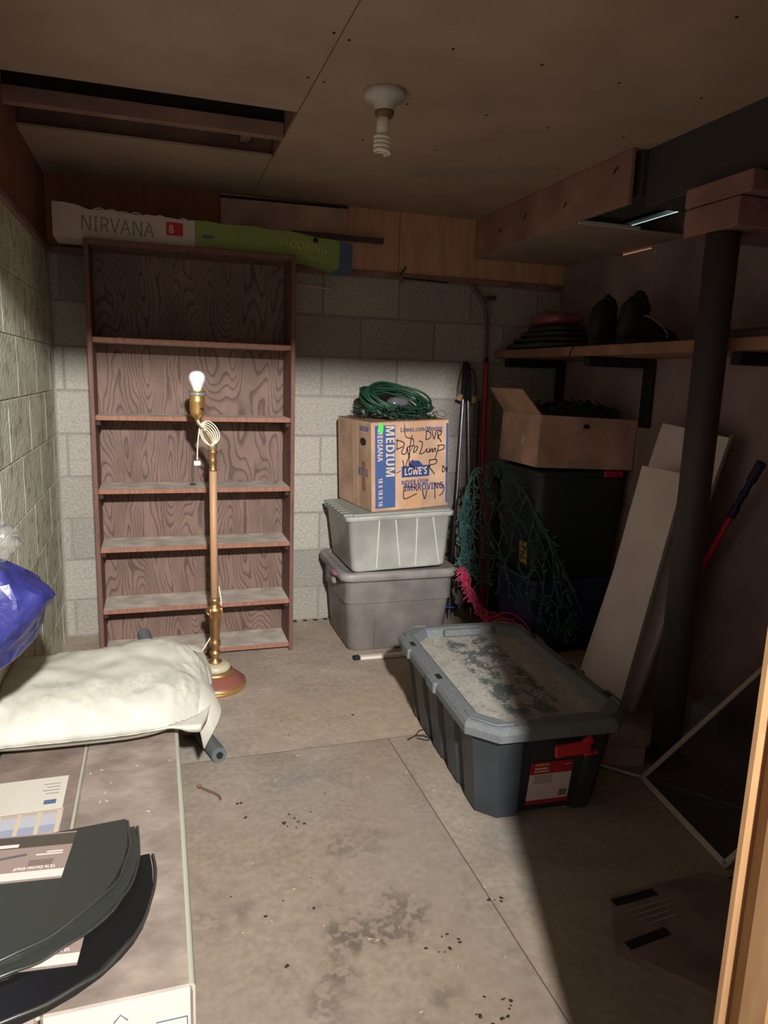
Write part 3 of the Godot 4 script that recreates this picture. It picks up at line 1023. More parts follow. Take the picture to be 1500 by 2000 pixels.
func left_pile() -> void:
	# two long flooring cartons side by side on the floor
	var c1 := thing("flooring_carton", "long shrink-wrapped flooring carton at the lower left, nearest the open floor", "carton", Vector3(-0.09, 0, -1.79))
	var body := part("body", box(Vector3(0.262, 0.268, 1.18), 0.006), M.carton_top, c1, Vector3(0, 0.135, 0))
	part("edge_wrap", tube([Vector3(0.127, 0.2615, -0.585), Vector3(0.130, 0.262, 0.0), Vector3(0.128, 0.2615, 0.585)], 0.0085, 8), M.wrap_green, c1)
	slab("side_wrap", Vector3(0.0405, 0.02, -2.37), Vector3(0.046, 0.262, -1.21), M.wrap, c1)
	slab("end_label", Vector3(-0.215, 0.10, -1.2005), Vector3(0.036, 0.268, -1.196), M.carton_white, c1, 0.0005)
	var n := part("logo_roof", tube([Vector3(-0.012, 0, 0), Vector3(0, 0.014, 0), Vector3(0.012, 0, 0)], 0.0016, 4), M.ink_slate, c1, Vector3(0.003, 0.229, 0.5945))
	write("printed_text", "Home", 0.046, 0.015, M.ink_slate, c1, Vector3(0.003, 0.212, 0.5945))
	var fr := begin()
	add_box(fr, Vector3(0.056, 0.0022, 0.001), 0, Transform3D(Basis(), Vector3(0, 0, 0)))
	add_box(fr, Vector3(0.0022, 0.05, 0.001), 0, Transform3D(Basis(), Vector3(0.028, -0.025, 0)))
	part("printed_frame", finish(fr), M.ink_slate, c1, Vector3(0.092, 0.209, 0.5945))
	var c2 := thing("flooring_carton", "brown flooring carton beside the left wall with a printed room picture on top", "carton", Vector3(-0.343, 0, -1.79))
	part("body", box(Vector3(0.236, 0.266, 1.18), 0.006), M.carton_top2, c2, Vector3(0, 0.134, 0))
	part("edge_wrap", tube([Vector3(0.118, 0.263, -0.585), Vector3(0.118, 0.264, 0.585)], 0.0045, 8), M.wrap_green, c2)
	slab("printed_sheet", Vector3(-0.46, 0.266, -2.02), Vector3(-0.256, 0.2695, -1.86), M.carton_white, c2, 0.0004)
	var st := begin()
	quad(st, Vector3(-0.46, 0.2692, -1.60), Vector3(-0.252, 0.2692, -1.60), Vector3(-0.252, 0.2692, -1.862), Vector3(-0.46, 0.2692, -1.862))
	part("printed_picture", finish(st), M.picture, c2, -c2.position)
	slab("printed_badge", Vector3(-0.305, 0.269, -1.905), Vector3(-0.275, 0.2701, -1.885), M.ink_slate, c2, 0.0002)
	for k in 4:
		slab("printed_line", Vector3(-0.315 + 0.01 * (k % 2), 0.269, -1.985 + k * 0.016), Vector3(-0.272, 0.27, -1.983 + k * 0.016), M.ink_grey, c2, 0.0)
	slab("printed_badge", Vector3(-0.46, 0.269, -1.895), Vector3(-0.435, 0.27, -1.868), M.label_red, c2, 0.0)
	# black corner shelves in shrink film
	var prof := [Vector2(0, 0), Vector2(0.006, 0.055), Vector2(0.007, 0.108), Vector2(0.0, 0.16), Vector2(-0.013, 0.208), Vector2(-0.030, 0.245), Vector2(-0.052, 0.277), Vector2(-0.088, 0.315), Vector2(-0.129, 0.345), Vector2(-0.175, 0.369), Vector2(-0.222, 0.385), Vector2(-0.28, 0.398), Vector2(-0.33, 0.402), Vector2(-0.345, 0.03)]
	var defs := [
		["glossy black corner shelf, lowest of three lying on the flooring cartons", Vector3(-0.037, 0.2712, -1.575), 0.0, 0.024, 1],
		["black corner shelf in the middle of the three on the cartons, edge just showing", Vector3(-0.072, 0.2965, -1.672), 0.03, 0.011, 0],
		["film-wrapped black corner shelf on top of the three with a printed card", Vector3(-0.092, 0.3085, -1.682), 0.0, 0.016, 2]]
	for i in 3:
		var df: Array = defs[i]
		var s := thing("corner_shelf", df[0], "shelf", df[1], Vector3(0, df[2], 0), "black corner shelves on the cartons")
		var th: float = df[3]
		part("board", extrude(prof, 0.0, th), M.black_gloss2 if i == 0 else M.black_gloss, s)
		# crumpled film rim round the curved edge
		var rim := begin()
		var rp := []
		for k in range(0, 13):
			var q: Vector2 = prof[k]
			rp.append(Vector3(q.x + 0.003 + rng.randf_range(-0.002, 0.004), th + rng.randf_range(-0.006, 0.001), q.y + 0.003))
		add_tube(rim, smooth_path(rp, 3), 0.0035, 6)
		part("film_rim", finish(rim), M.black_gloss, s)
		if i == 1:
			continue
		var cd := part("card", box(Vector3(0.25, 0.0012, 0.162), 0.0), M.card, s, Vector3(-0.243, th + 0.0008, 0.092), Vector3(0, 0.0, 0))
		if i == 2:
			cd.position = Vector3(-0.240, th + 0.0008, 0.090)
		else:
			cd.position = Vector3(-0.245, th + 0.0008, 0.205)
		cd.rotation.y = -0.10
		part("card_band", box(Vector3(0.25, 0.0012, 0.042), 0.0), M.card_dark, cd, Vector3(0, 0.0006, -0.054))
		part("card_stripe", box(Vector3(0.25, 0.0012, 0.024), 0.0), M.card_white, cd, Vector3(0, 0.0006, 0.0635))
		part("card_tab", box(Vector3(0.042, 0.0012, 0.011), 0.0), M.card_white, cd, Vector3(-0.012, 0.0009, -0.042))
		part("card_icon", box(Vector3(0.09, 0.0012, 0.008), 0.0), M.ink_grey, cd, Vector3(-0.01, 0.0009, 0.0), Vector3(0, 0.16, 0))
		write("printed_text", "12 in Corner Shelf", 0.085, 0.008, M.card_white, cd, Vector3(0.062, 0.0009, 0.040), Vector3(-PI / 2, PI, 0))
		part("printed_line", box(Vector3(0.055, 0.001, 0.003), 0), M.card_white, cd, Vector3(0.082, 0.0008, -0.004))
		part("printed_line", box(Vector3(0.034, 0.001, 0.003), 0), M.card_white, cd, Vector3(0.092, 0.0008, -0.012))
		for k in 4:
			part("printed_line", box(Vector3(0.05, 0.001, 0.0014), 0), M.card_dark, cd, Vector3(0.07, 0.0008, 0.016 + k * 0.005))
	# pillow in a flowered case lying across the cartons
	pillow()
	# blue tarpaulin bundle by the left wall
	var b := thing("tarp_bundle", "crumpled blue tarpaulin bundle leaning on the left wall over the pillow", "tarp", Vector3(-0.437, 0.27, -1.83))
	var fn := FastNoiseLite.new()
	fn.seed = 5
	fn.frequency = 3.6
	fn.fractal_type = FastNoiseLite.FRACTAL_RIDGED
	fn.fractal_octaves = 3
	var grid := []
	var nu := 56
	var lv := [[0.0, 0.0], [0.001, 0.022], [0.08, 0.024], [0.2, 0.024], [0.30, 0.026], [0.36, 0.032], [0.40, 0.055], [0.43, 0.080], [0.47, 0.110], [0.51, 0.135], [0.55, 0.155], [0.585, 0.172], [0.61, 0.165], [0.64, 0.128], [0.665, 0.10], [0.685, 0.06], [0.69, 0.0]]
	for j in lv.size():
		var row := []
		for i in nu:
			var a := TAU * i / nu
			var r: float = lv[j][1]
			var d := Vector3(cos(a), 0, -sin(a))
			var p := Vector3(0, lv[j][0], 0) + d * r
			var k := fn.get_noise_3d(p.x * 1.3, p.y, p.z * 1.3)
			p += d * k * 0.045 * clampf(r / 0.1, 0, 1) + Vector3(0, k * 0.012, 0)
			p.x = maxf(p.x, -0.030)
			p.z = clampf(p.z, -0.13, 0.13)
			row.append(p)
		grid.append(row)
	var st2 := begin()
	for j in lv.size() - 1:
		for i in nu:
			quad(st2, grid[j][i], grid[j][(i + 1) % nu], grid[j + 1][(i + 1) % nu], grid[j + 1][i], 4294967295 if (i + j) % 3 == 0 else 1)
	part("tarp", finish(st2), M.tarp, b)
	var sw := begin()
	for q in [[Vector3(0.05, 0.50, 0.125), Vector3(0.105, 0.52, 0.090)], [Vector3(0.06, 0.495, 0.118), Vector3(0.11, 0.508, 0.085)], [Vector3(0.03, 0.455, 0.100), Vector3(0.075, 0.462, 0.078)], [Vector3(0.115, 0.545, 0.105), Vector3(0.135, 0.572, 0.085)]]:
		add_tube(sw, [q[0], (q[0] + q[1]) * 0.5 + Vector3(0, 0.004, 0.006), q[1]], 0.0017, 5)
	part("frayed_thread", finish(sw), M.straw, b)
	var cb := thing("plastic_bag", "small crumpled clear plastic bag on top of the blue tarpaulin", "bag", Vector3(-0.385, 0.955, -1.84))
	part("film", lump(Vector3(0.055, 0.045, 0.05), 0.03, 16.0, 77, 2.0, 26, 14, true), M.film, cb, Vector3(0, 0.045, 0))
	# grey cloth and foam pipe behind the cartons
	var g := thing("grey_cloth", "bunched grey cloth on the floor between the pillow and the lamp", "cloth", Vector3(0.118, 0, -2.70))
	part("fabric", lump(Vector3(0.052, 0.105, 0.075), 0.03, 9.0, 15, 2.4, 32, 20, true), M.grey_cloth, g, Vector3(0, 0.118, 0))
	var fp := thing("foam_pipe", "dark grey foam pipe sleeve lying on the floor behind the pillow", "pipe insulation", Vector3(0.187, 0, -2.457))
	var path := smooth_path([Vector3(0.006, 0.030, 0.0), Vector3(-0.065, 0.034, -0.24), Vector3(-0.18, 0.10, -0.55), Vector3(-0.262, 0.205, -0.86)], 6)
	part("sleeve", tube(path, 0.029, 16), M.foam, fp)
	var hole := part("bore", tube([Vector3(0.0075, 0.0300, 0.0045), Vector3(0.0095, 0.0299, 0.0105)], 0.012, 12), M.black, fp)
	hole.position = Vector3(-0.0012, 0, -0.003)

func pillow() -> void:
	var t := thing("pillow", "plump cream pillow in a faintly flowered case lying across the cartons", "pillow", Vector3(-0.152, 0.268, -2.385))
	var fn := FastNoiseLite.new()
	fn.seed = 9
	fn.frequency = 4.0
	fn.fractal_octaves = 2
	var wr := FastNoiseLite.new()
	wr.seed = 10
	wr.frequency = 9.0
	wr.fractal_type = FastNoiseLite.FRACTAL_RIDGED
	wr.fractal_octaves = 2
	var nu := 72
	var nv := 56
	var hx := 0.315
	var hz := 0.300
	var top := []
	var bot := []
	for j in nv + 1:
		var rt := []
		var rb := []
		for i in nu + 1:
			var u := -1.0 + 2.0 * i / nu
			var v := -1.0 + 2.0 * j / nv
			# rounded square outline with slightly drawn-out corners
			var ue := u if u > 0.0 else u * 0.45      # the left end is pressed against the wall
			var ru := u * (sqrt(1.0 - 0.30 * v * v) if u > 0.0 else 1.0)
			var rv := v * sqrt(1.0 - (0.26 if u > 0.0 else 0.05) * u * u)
			var p := Vector3(ru * hx, 0, rv * hz)
			var rr := pow(pow(absf(ue), 3.2) + pow(absf(v), 3.2), 1.0 / 3.2)
			var puff := pow(clampf(1.0 - pow(minf(rr, 1.0), 3.0), 0.0, 1.0), 0.62)
			var k := fn.get_noise_2d(p.x, p.z)
			var ridge := wr.get_noise_2d(p.x * 1.4 + 3.0, p.z * 0.7)
			var crease := maxf(0.0, ridge) * 0.010 * smoothstep(0.35, 0.95, rr)
			var lift := 0.012 + 0.05 * smoothstep(-0.4, 0.9, u) * smoothstep(0.1, -0.9, v)
			var y := 0.050 + puff * 0.108 + k * 0.012 * puff + crease * (0.3 + puff) * 0.8 + lift
			# the right end hangs over the carton's edge
			var sag := smoothstep(0.62, 1.0, u) * 0.035 * smoothstep(-0.2, 1.0, v)
			rt.append(p + Vector3(0, y - sag, 0))
			rb.append(p + Vector3(0, 0.055 + lift * (1 - puff) - puff * 0.058 - sag * (0.4), 0))
		top.append(rt)
		bot.append(rb)
	var st := begin()
	for j in nv:
		for i in nu:
			var ua := Vector2(float(i) / nu, float(j) / nv)
			var ub := Vector2(float(i) / nu, float(j + 1) / nv)
			var uc := Vector2(float(i + 1) / nu, float(j + 1) / nv)
			var ud := Vector2(float(i + 1) / nu, float(j) / nv)
			quad(st, top[j][i], top[j + 1][i], top[j + 1][i + 1], top[j][i + 1], 1, ua, ub, uc, ud)
			quad(st, bot[j][i], bot[j][i + 1], bot[j + 1][i + 1], bot[j + 1][i], 1, ua, ud, uc, ub)
	for i in nu:
		quad(st, top[0][i + 1], bot[0][i + 1], bot[0][i], top[0][i], 1)
		quad(st, top[nv][i], bot[nv][i], bot[nv][i + 1], top[nv][i + 1], 1)
	for j in nv:
		quad(st, top[j][0], bot[j][0], bot[j + 1][0], top[j + 1][0], 1)
		quad(st, top[j + 1][nu], bot[j + 1][nu], bot[j][nu], top[j][nu], 1)
	part("case", finish(st), M.pillow, t, Vector3(0, 0.004, 0))
	# open hem of the case folded over at the right end
	var hs := begin()
	var path := []
	for j in nv + 1:
		var q: Vector3 = top[j][nu]
		path.append(q + Vector3(0.004 + 0.006 * sin(j * 0.21), 0.004 + 0.005 * sin(j * 0.17 + 1.0), 0))
	for j in nv:
		var a: Vector3 = path[j]
		var b: Vector3 = path[j + 1]
		var da := Vector3(0.016 + 0.006 * sin(j * 0.19), -0.050 - 0.010 * sin(j * 0.13), 0)
		var db := Vector3(0.016 + 0.006 * sin((j + 1) * 0.19), -0.050 - 0.010 * sin((j + 1) * 0.13), 0)
		quad(hs, a, a + da, b + db, b, 1)
		quad(hs, b - Vector3(0.002, 0, 0), b + db - Vector3(0.002, 0, 0), a + da - Vector3(0.002, 0, 0), a - Vector3(0.002, 0, 0), 2)
		var ia: Vector3 = top[j][nu - 4] + Vector3(0, 0.003, 0)
		var ib: Vector3 = top[j + 1][nu - 4] + Vector3(0, 0.003, 0)
		quad(hs, ia, a, b, ib, 1)
	part("hem", finish(hs), M.hem, t, Vector3(0, 0.004, 0))

func bin_body(hx0: float, hz0: float, hx1: float, hz1: float, h: float, r: float, wall := 0.004) -> ArrayMesh:
	var st := begin()
	# lower wall, a moulded step, upper band
	add_loft(st, [rring(hx0 - 0.012, hz0 - 0.012, r, 0.0), rring(hx0, hz0, r, 0.012), rring(lerpf(hx0, hx1, 0.66), lerpf(hz0, hz1, 0.66), r, h * 0.66)], true, false, 1)
	add_loft(st, [rring(lerpf(hx0, hx1, 0.66), lerpf(hz0, hz1, 0.66), r, h * 0.66), rring(lerpf(hx0, hx1, 0.66) + 0.009, lerpf(hz0, hz1, 0.66) + 0.009, r, h * 0.665)], false, false)
	add_loft(st, [rring(lerpf(hx0, hx1, 0.66) + 0.009, lerpf(hz0, hz1, 0.66) + 0.009, r, h * 0.665), rring(hx1, hz1, r, h)], false, true, 2)
	return finish(st)

func lid_mesh(hx: float, hz: float, r: float, h: float) -> ArrayMesh:
	var st := begin()
	add_loft(st, [rring(hx - 0.006, hz - 0.006, r, 0.0), rring(hx, hz, r, 0.005), rring(hx, hz, r, h - 0.010), rring(hx - 0.008, hz - 0.008, r, h), rring(hx - 0.030, hz - 0.030, r, h), rring(hx - 0.040, hz - 0.040, r, h - 0.012)], true, true, 1)
	return finish(st)

func ribbon(pts: Array, w: float) -> ArrayMesh:
	# flat marker stroke in the x-y plane, a hair proud
	var st := begin()
	for i in pts.size() - 1:
		var a: Vector2 = pts[i]
		var b: Vector2 = pts[i + 1]
		var d := (b - a).normalized()
		var n := Vector2(-d.y, d.x) * w * 0.5
		var e := d * w * 0.3
		quad(st, Vector3(a.x - n.x - e.x, a.y - n.y - e.y, 0), Vector3(b.x - n.x + e.x, b.y - n.y + e.y, 0), Vector3(b.x + n.x + e.x, b.y + n.y + e.y, 0), Vector3(a.x + n.x - e.x, a.y + n.y - e.y, 0))
	return finish(st)

func curve2(pts: Array) -> Array:
	if pts.size() < 3:
		return pts
	var out := []
	for i in pts.size() - 1:
		var p0: Vector2 = pts[maxi(i - 1, 0)]
		var p1: Vector2 = pts[i]
		var p2: Vector2 = pts[i + 1]
		var p3: Vector2 = pts[mini(i + 2, pts.size() - 1)]
		for k in 4:
			out.append(p1.cubic_interpolate(p2, p0, p3, k / 4.0))
	out.append(pts[pts.size() - 1])
	return out

func stack_middle() -> void:
	# grey lidded tub at the bottom
	var t := thing("storage_tub", "large grey lidded plastic tub at the bottom of the stack by the wall", "storage bin", Vector3(1.185, 0.001, -3.60))
	part("body", bin_body(0.262, 0.222, 0.292, 0.252, 0.40, 0.045), M.bin_grey, t)
	part("lid", lid_mesh(0.318, 0.280, 0.06, 0.045), M.bin_lid, t, Vector3(-0.004, 0.388, 0.0))
	var hd := part("handle", lathe([Vector2(0, 0), Vector2(0.02, 0), Vector2(0.02, 0.01), Vector2(0, 0.01)], 4), M.bin_lid, t)
	hd.mesh = box(Vector3(0.03, 0.075, 0.15), 0.010)
	hd.position = Vector3(-0.310, 0.368, 0.02)
	for x in [-0.13, 0.16]:
		part("moulded_rib", box(Vector3(0.004, 0.24, 0.006), 0.0015), M.bin_grey, t, Vector3(x, 0.145, 0.236), Vector3(-0.075, 0, 0))
	var pk := part("pink_smear", lump(Vector3(0.022, 0.012, 0.05), 0.006, 20.0, 3, 2.0, 16, 10), mat(c8(170, 100, 122), 0.6), t, Vector3(-0.318, 0.405, 0.13))
	pk.set_meta("label", "pink stain on the lid's corner")
	# milky clear tub with clip lid
	var roll := Vector3(0, 0, 0.036)
	var c := thing("clear_tub", "milky translucent plastic tub in the middle of the stack", "storage bin", Vector3(1.175, 0.442, -3.57), roll)
	var st := begin()
	add_loft(st, [rring(0.244, 0.215, 0.03, 0.0), rring(0.252, 0.222, 0.03, 0.012), rring(0.274, 0.240, 0.03, 0.262), rring(0.288, 0.252, 0.03, 0.266), rring(0.288, 0.252, 0.03, 0.288)], true, true, 1)
	part("body", finish(st), M.bin_clear, c)
	for q in [[-0.115, 0.01], [-0.03, -0.03], [0.085, 0.0], [0.17, -0.045]]:
		var xt: float = q[0]
		part("moulded_rib", tube([Vector3(xt - q[1], 0.012, 0.222), Vector3(xt, 0.262, 0.240)], 0.0035, 6), M.bin_clear_rib, c)
	for k in 7:
		part("lid_slat", box(Vector3(0.05, 0.012, 0.055), 0.003), M.slat, c, Vector3(-0.268, 0.293, -0.19 + k * 0.064))
	slab("lid_panel", Vector3(0.93, 0.730, -3.80), Vector3(1.445, 0.741, -3.335), M.slat, c)
	# moving carton
	var b := thing("moving_box", "printed moving carton scrawled with black marker on top of the tub stack", "box", Vector3(1.205, 0.744, -3.610), Vector3(0, 0.12, 0.040))
	part("carton", box(Vector3(0.432, 0.445, 0.46), 0.004), M.kraft, b, Vector3(0, 0.2235, 0))
	var z := 0.2312
	slab2(b, "printed_band", -0.197, 0.018, -0.088, 0.430, z, M.ink_blue)
	slab2(b, "printed_band", 0.200, 0.018, 0.211, 0.430, z, M.ink_blue)
	slab2(b, "packing_tape", -0.03, 0.002, 0.06, 0.152, z - 0.0004, M.tape)
	slab2(b, "packing_tape", -0.01, 0.36, 0.075, 0.444, z - 0.0004, M.tape)
	var zt := z + 0.0008
	write("printed_text", "MEDIUM", 0.250, 0.046, M.ink_cream, b, Vector3(-0.117, 0.300, zt), Vector3(0, 0, -PI / 2))
	write("printed_text", "MEDIANA", 0.160, 0.027, M.ink_cream, b, Vector3(-0.171, 0.335, zt), Vector3(0, 0, -PI / 2))
	write("printed_text", "18 X 18 X 16", 0.142, 0.022, M.ink_cream, b, Vector3(-0.170, 0.100, zt), Vector3(0, 0, -PI / 2))
	write("printed_text", "Lowes.com/Moving", 0.235, 0.023, M.ink_navy, b, Vector3(0.058, 0.405, zt))
	# gabled logo plate
	var lg := begin()
	for q in [[-0.055, 0.17, 0.125, 0.232]]:
		quad(lg, Vector3(-0.052, 0.166, 0), Vector3(0.104, 0.166, 0), Vector3(0.104, 0.222, 0), Vector3(-0.052, 0.222, 0))
		quad(lg, Vector3(-0.015, 0.222, 0), Vector3(0.067, 0.222, 0), Vector3(0.044, 0.247, 0), Vector3(0.008, 0.247, 0))
	part("printed_logo", finish(lg), M.ink_navy, b, Vector3(0, 0, z + 0.0003))
	write("printed_text", "LOWE'S", 0.125, 0.037, M.ink_cream, b, Vector3(0.026, 0.194, zt))
	write("printed_text", "NEVER STOP", 0.150, 0.021, M.ink_navy, b, Vector3(0.022, 0.139, zt))
	write("printed_text", "IMPROVING", 0.222, 0.034, M.ink_navy, b, Vector3(0.074, 0.111, zt))
	var s := thing2(b, "price_sticker", Vector3(-0.165, 0.418, zt))
	# marker scrawl, read in the carton's own plane
	var strokes := [
		[[0.085, 0.395], [0.083, 0.35]], [[0.085, 0.395], [0.108, 0.385], [0.108, 0.36], [0.083, 0.35]],
		[[0.117, 0.392], [0.130, 0.352], [0.141, 0.395]], [[0.150, 0.395], [0.152, 0.352]], [[0.150, 0.395], [0.170, 0.388], [0.166, 0.372], [0.152, 0.368], [0.172, 0.335]],
		[[-0.078, 0.358], [-0.080, 0.305]], [[-0.082, 0.356], [-0.046, 0.345], [-0.042, 0.325], [-0.080, 0.310]],
		[[-0.040, 0.318], [-0.052, 0.300], [-0.048, 0.284], [-0.030, 0.288], [-0.022, 0.315], [-0.018, 0.284]],
		[[0.006, 0.375], [-0.006, 0.33], [-0.010, 0.262]], [[-0.022, 0.318], [0.018, 0.326]], [[0.02, 0.318], [0.012, 0.29], [0.03, 0.30], [0.036, 0.318], [0.02, 0.318]],
		[[0.044, 0.345], [0.062, 0.338], [0.058, 0.305], [0.048, 0.282], [0.07, 0.285], [0.09, 0.306]], [[0.09, 0.306], [0.088, 0.290], [0.102, 0.288], [0.106, 0.306], [0.106, 0.288], [0.120, 0.304], [0.121, 0.286], [0.136, 0.306], [0.138, 0.286]],
		[[0.158, 0.318], [0.135, 0.245]], [[0.150, 0.318], [0.184, 0.318], [0.186, 0.300], [0.150, 0.290]],
		[[-0.046, 0.252], [-0.036, 0.212], [-0.020, 0.256]], [[0.012, 0.252], [-0.012, 0.230], [0.020, 0.210], [-0.018, 0.190]],
		[[0.105, 0.246], [0.100, 0.196]], [[0.102, 0.246], [0.145, 0.246], [0.140, 0.226], [0.104, 0.216], [0.134, 0.172]],
		[[-0.04, 0.118], [-0.042, 0.076], [-0.034, 0.056], [0.032, 0.078]], [[-0.04, 0.118], [0.018, 0.112], [0.034, 0.092]],
		[[0.064, 0.095], [0.078, 0.048], [0.092, 0.100]], [[0.136, 0.120], [0.138, 0.045]], [[0.132, 0.124], [0.184, 0.112], [0.186, 0.076], [0.164, 0.058]],
		[[0.182, 0.214], [0.180, 0.180], [0.196, 0.192], [0.182, 0.214]], [[0.200, 0.205], [0.205, 0.18], [0.21, 0.205]]]
	for q in strokes:
		var pp := []
		for v in q:
			pp.append(Vector2(v[0], v[1]))
		part("marker_stroke", ribbon(curve2(pp), 0.0050), M.marker, b, Vector3(0, 0, zt + 0.0004))
	# left side: hand hole, tape, fainter print
	var hh := part("hand_hole", lathe([Vector2(0, -0.001), Vector2(0.028, -0.001), Vector2(0.028, 0.001), Vector2(0, 0.001)], 20), M.black, b, Vector3(-0.2166, 0.345, 0.125), Vector3(0, 0, PI / 2))
	hh.scale = Vector3(0.7, 1, 1.35)
	part("packing_tape", box(Vector3(0.001, 0.44, 0.075), 0), M.tape, b, Vector3(-0.2168, 0.223, 0.02))
	part("printed_band", box(Vector3(0.0008, 0.15, 0.05), 0), M.kraft_dark, b, Vector3(-0.2167, 0.17, 0.13))
	write("printed_text", "MOVING", 0.13, 0.04, M.ink_blue, b, Vector3(-0.2167, 0.19, 0.12), Vector3(0, -PI / 2, 0))
	write("printed_text", "MEDIUM", 0.11, 0.024, M.ink_blue, b, Vector3(-0.2167, 0.41, 0.14), Vector3(0, -PI / 2, 0))
	var fl := begin()
	add_box(fl, Vector3(0.425, 0.003, 0.227), 0, Transform3D(Basis(), Vector3(0, 0, 0.115)))
	add_box(fl, Vector3(0.425, 0.003, 0.227), 0, Transform3D(Basis(Vector3.RIGHT, 0.01), Vector3(0, 0.001, -0.115)))
	part("top_flap", finish(fl), M.kraft_dark, b, Vector3(0, 0.4475, 0))
	# wires dangling down the front from the light string
	var bx := b.transform
	# tangled light string under the cord
	var lt := thing("light_string", "dark green tangle of mini lights under the coiled cord on the moving carton", "string lights", bx * Vector3(0, 0.450, 0))
	var ts := begin()
	for k in 46:
		var a := rng.randf() * TAU
		var rad := sqrt(rng.randf())
		var p := Vector3(cos(a) * rad * 0.17 - 0.015, 0.012 + rng.randf() * 0.045 * (1.0 - rad * 0.5), sin(a) * rad * 0.16 + 0.045)
		var pts := [p]
		for m in 6:
			p += Vector3(rng.randf_range(-0.045, 0.045), rng.randf_range(-0.016, 0.016), rng.randf_range(-0.04, 0.04))
			p.x = clampf(p.x, -0.205, 0.215)
			p.z = clampf(p.z, -0.18, 0.225)
			p.y = clampf(p.y, 0.006 + p.x * 0.04, 0.065)
			pts.append(p)
		add_tube(ts, smooth_path(pts, 3), 0.0028, 5)
	part("wire", finish(ts), M.string_green, lt)
	var bl := begin()
	for k in 90:
		var a := rng.randf() * TAU
		var rad := 0.55 + 0.45 * rng.randf()
		var p := Vector3(cos(a) * rad * 0.205 - 0.015, 0.010 + rng.randf() * 0.050, sin(a) * rad * 0.16 + 0.05)
		var d := Vector3(cos(a), rng.randf_range(-0.1, 0.8), sin(a)).normalized() * 0.024
		add_tube(bl, [p, p + d], 0.0042, 5, 0.0022)
	part("bulbs", finish(bl), M.string_green, lt).set_meta("kind", "stuff")
	var dn := begin()
	add_tube(dn, smooth_path([Vector3(-0.085, 0.02, 0.215), Vector3(-0.080, -0.02, 0.238), Vector3(-0.092, -0.09, 0.238), Vector3(-0.112, -0.16, 0.238), Vector3(-0.112, -0.22, 0.238), Vector3(-0.085, -0.255, 0.238), Vector3(-0.045, -0.262, 0.238), Vector3(-0.02, -0.25, 0.238)], 5), 0.0016, 5)
	add_tube(dn, smooth_path([Vector3(-0.01, 0.02, 0.215), Vector3(-0.008, -0.03, 0.238), Vector3(0.0, -0.08, 0.238), Vector3(0.04, -0.092, 0.238), Vector3(0.038, -0.13, 0.238), Vector3(0.018, -0.17, 0.238), Vector3(0.03, -0.22, 0.238), Vector3(0.07, -0.245, 0.238)], 5), 0.0016, 5)
	part("dangling_wire", finish(dn), M.twig, lt)
	var lp := begin()
	add_tube(lp, smooth_path([Vector3(0.19, 0.04, 0.1), Vector3(0.235, 0.045, 0.12), Vector3(0.262, 0.028, 0.12), Vector3(0.24, 0.015, 0.13), Vector3(0.2, 0.025, 0.14)], 5), 0.0014, 5)
	add_tube(lp, smooth_path([Vector3(0.205, 0.0, 0.12), Vector3(0.228, -0.06, 0.16), Vector3(0.238, -0.11, 0.17), Vector3(0.228, -0.13, 0.17), Vector3(0.224, -0.09, 0.16)], 5), 0.002, 5)
	part("loose_wire", finish(lp), M.string_green, lt)
	# coiled green extension cord lying tilted on it
	var ec := thing("extension_cord", "coil of green extension cord heaped on top of the moving carton", "cord", bx * Vector3(0.005, 0.528, 0.015), Vector3(0.72, 0.05, -0.13))
	var cs := begin()
	var cs2 := begin()
	for k in 15:
		var pts := []
		var rx := 0.200 - 0.004 * k + rng.randf_range(-0.012, 0.008)
		var rz := 0.128 - 0.003 * k + rng.randf_range(-0.02, 0.012)
		var off := Vector3(rng.randf_range(-0.012, 0.012), rng.randf_range(-0.01, 0.05), rng.randf_range(-0.01, 0.02))
		var tilt := Basis(Vector3(0, 0, 1), rng.randf_range(-0.14, 0.16)) * Basis(Vector3(1, 0, 0), rng.randf_range(-0.22, 0.18))
		var ph := rng.randf() * TAU
		for i in 41:
			var a := TAU * i / 40.0
			var w := 1.0 + 0.05 * sin(3.0 * a + ph)
			pts.append(tilt * Vector3(cos(a) * rx * w, 0.006 * sin(2 * a + ph), sin(a) * rz * w) + off)
		add_tube(cs if k % 2 == 0 else cs2, pts, 0.0062, 8, -1.0, false)
	part("cable", finish(cs), M.cord_green, ec)
	part("cable", finish(cs2), M.cord_green2, ec)
	part("wrapped_end", tube(smooth_path([Vector3(0.10, 0.0, 0.06), Vector3(0.13, 0.03, 0.085), Vector3(0.15, 0.02, 0.05), Vector3(0.13, -0.02, 0.045)], 6), 0.011, 8), M.cord_green, ec)
	var pb := thing("clear_bulb_pack", "shiny clear plastic pack caught in the middle of the cord coil", "package", bx * Vector3(0.025, 0.530, 0.02))
	part("blister", lump(Vector3(0.055, 0.028, 0.04), 0.01, 18.0, 8, 2.4, 28, 16), mat(c8(150, 146, 156), 0.12, 0.6), pb)

func slab2(parent: Node3D, called: String, x0: float, y0: float, x1: float, y1: float, z: float, m: Material) -> void:
	part(called, box(Vector3(x1 - x0, y1 - y0, 0.0012), 0), m, parent, Vector3((x0 + x1) * 0.5, (y0 + y1) * 0.5, z - 0.0004))

func thing2(parent: Node3D, called: String, at: Vector3) -> MeshInstance3D:
	return part(called, lump(Vector3(0.014, 0.026, 0.0012), 0.0, 1.0, 1, 2.6, 16, 8), M.sticker_green, parent, at)

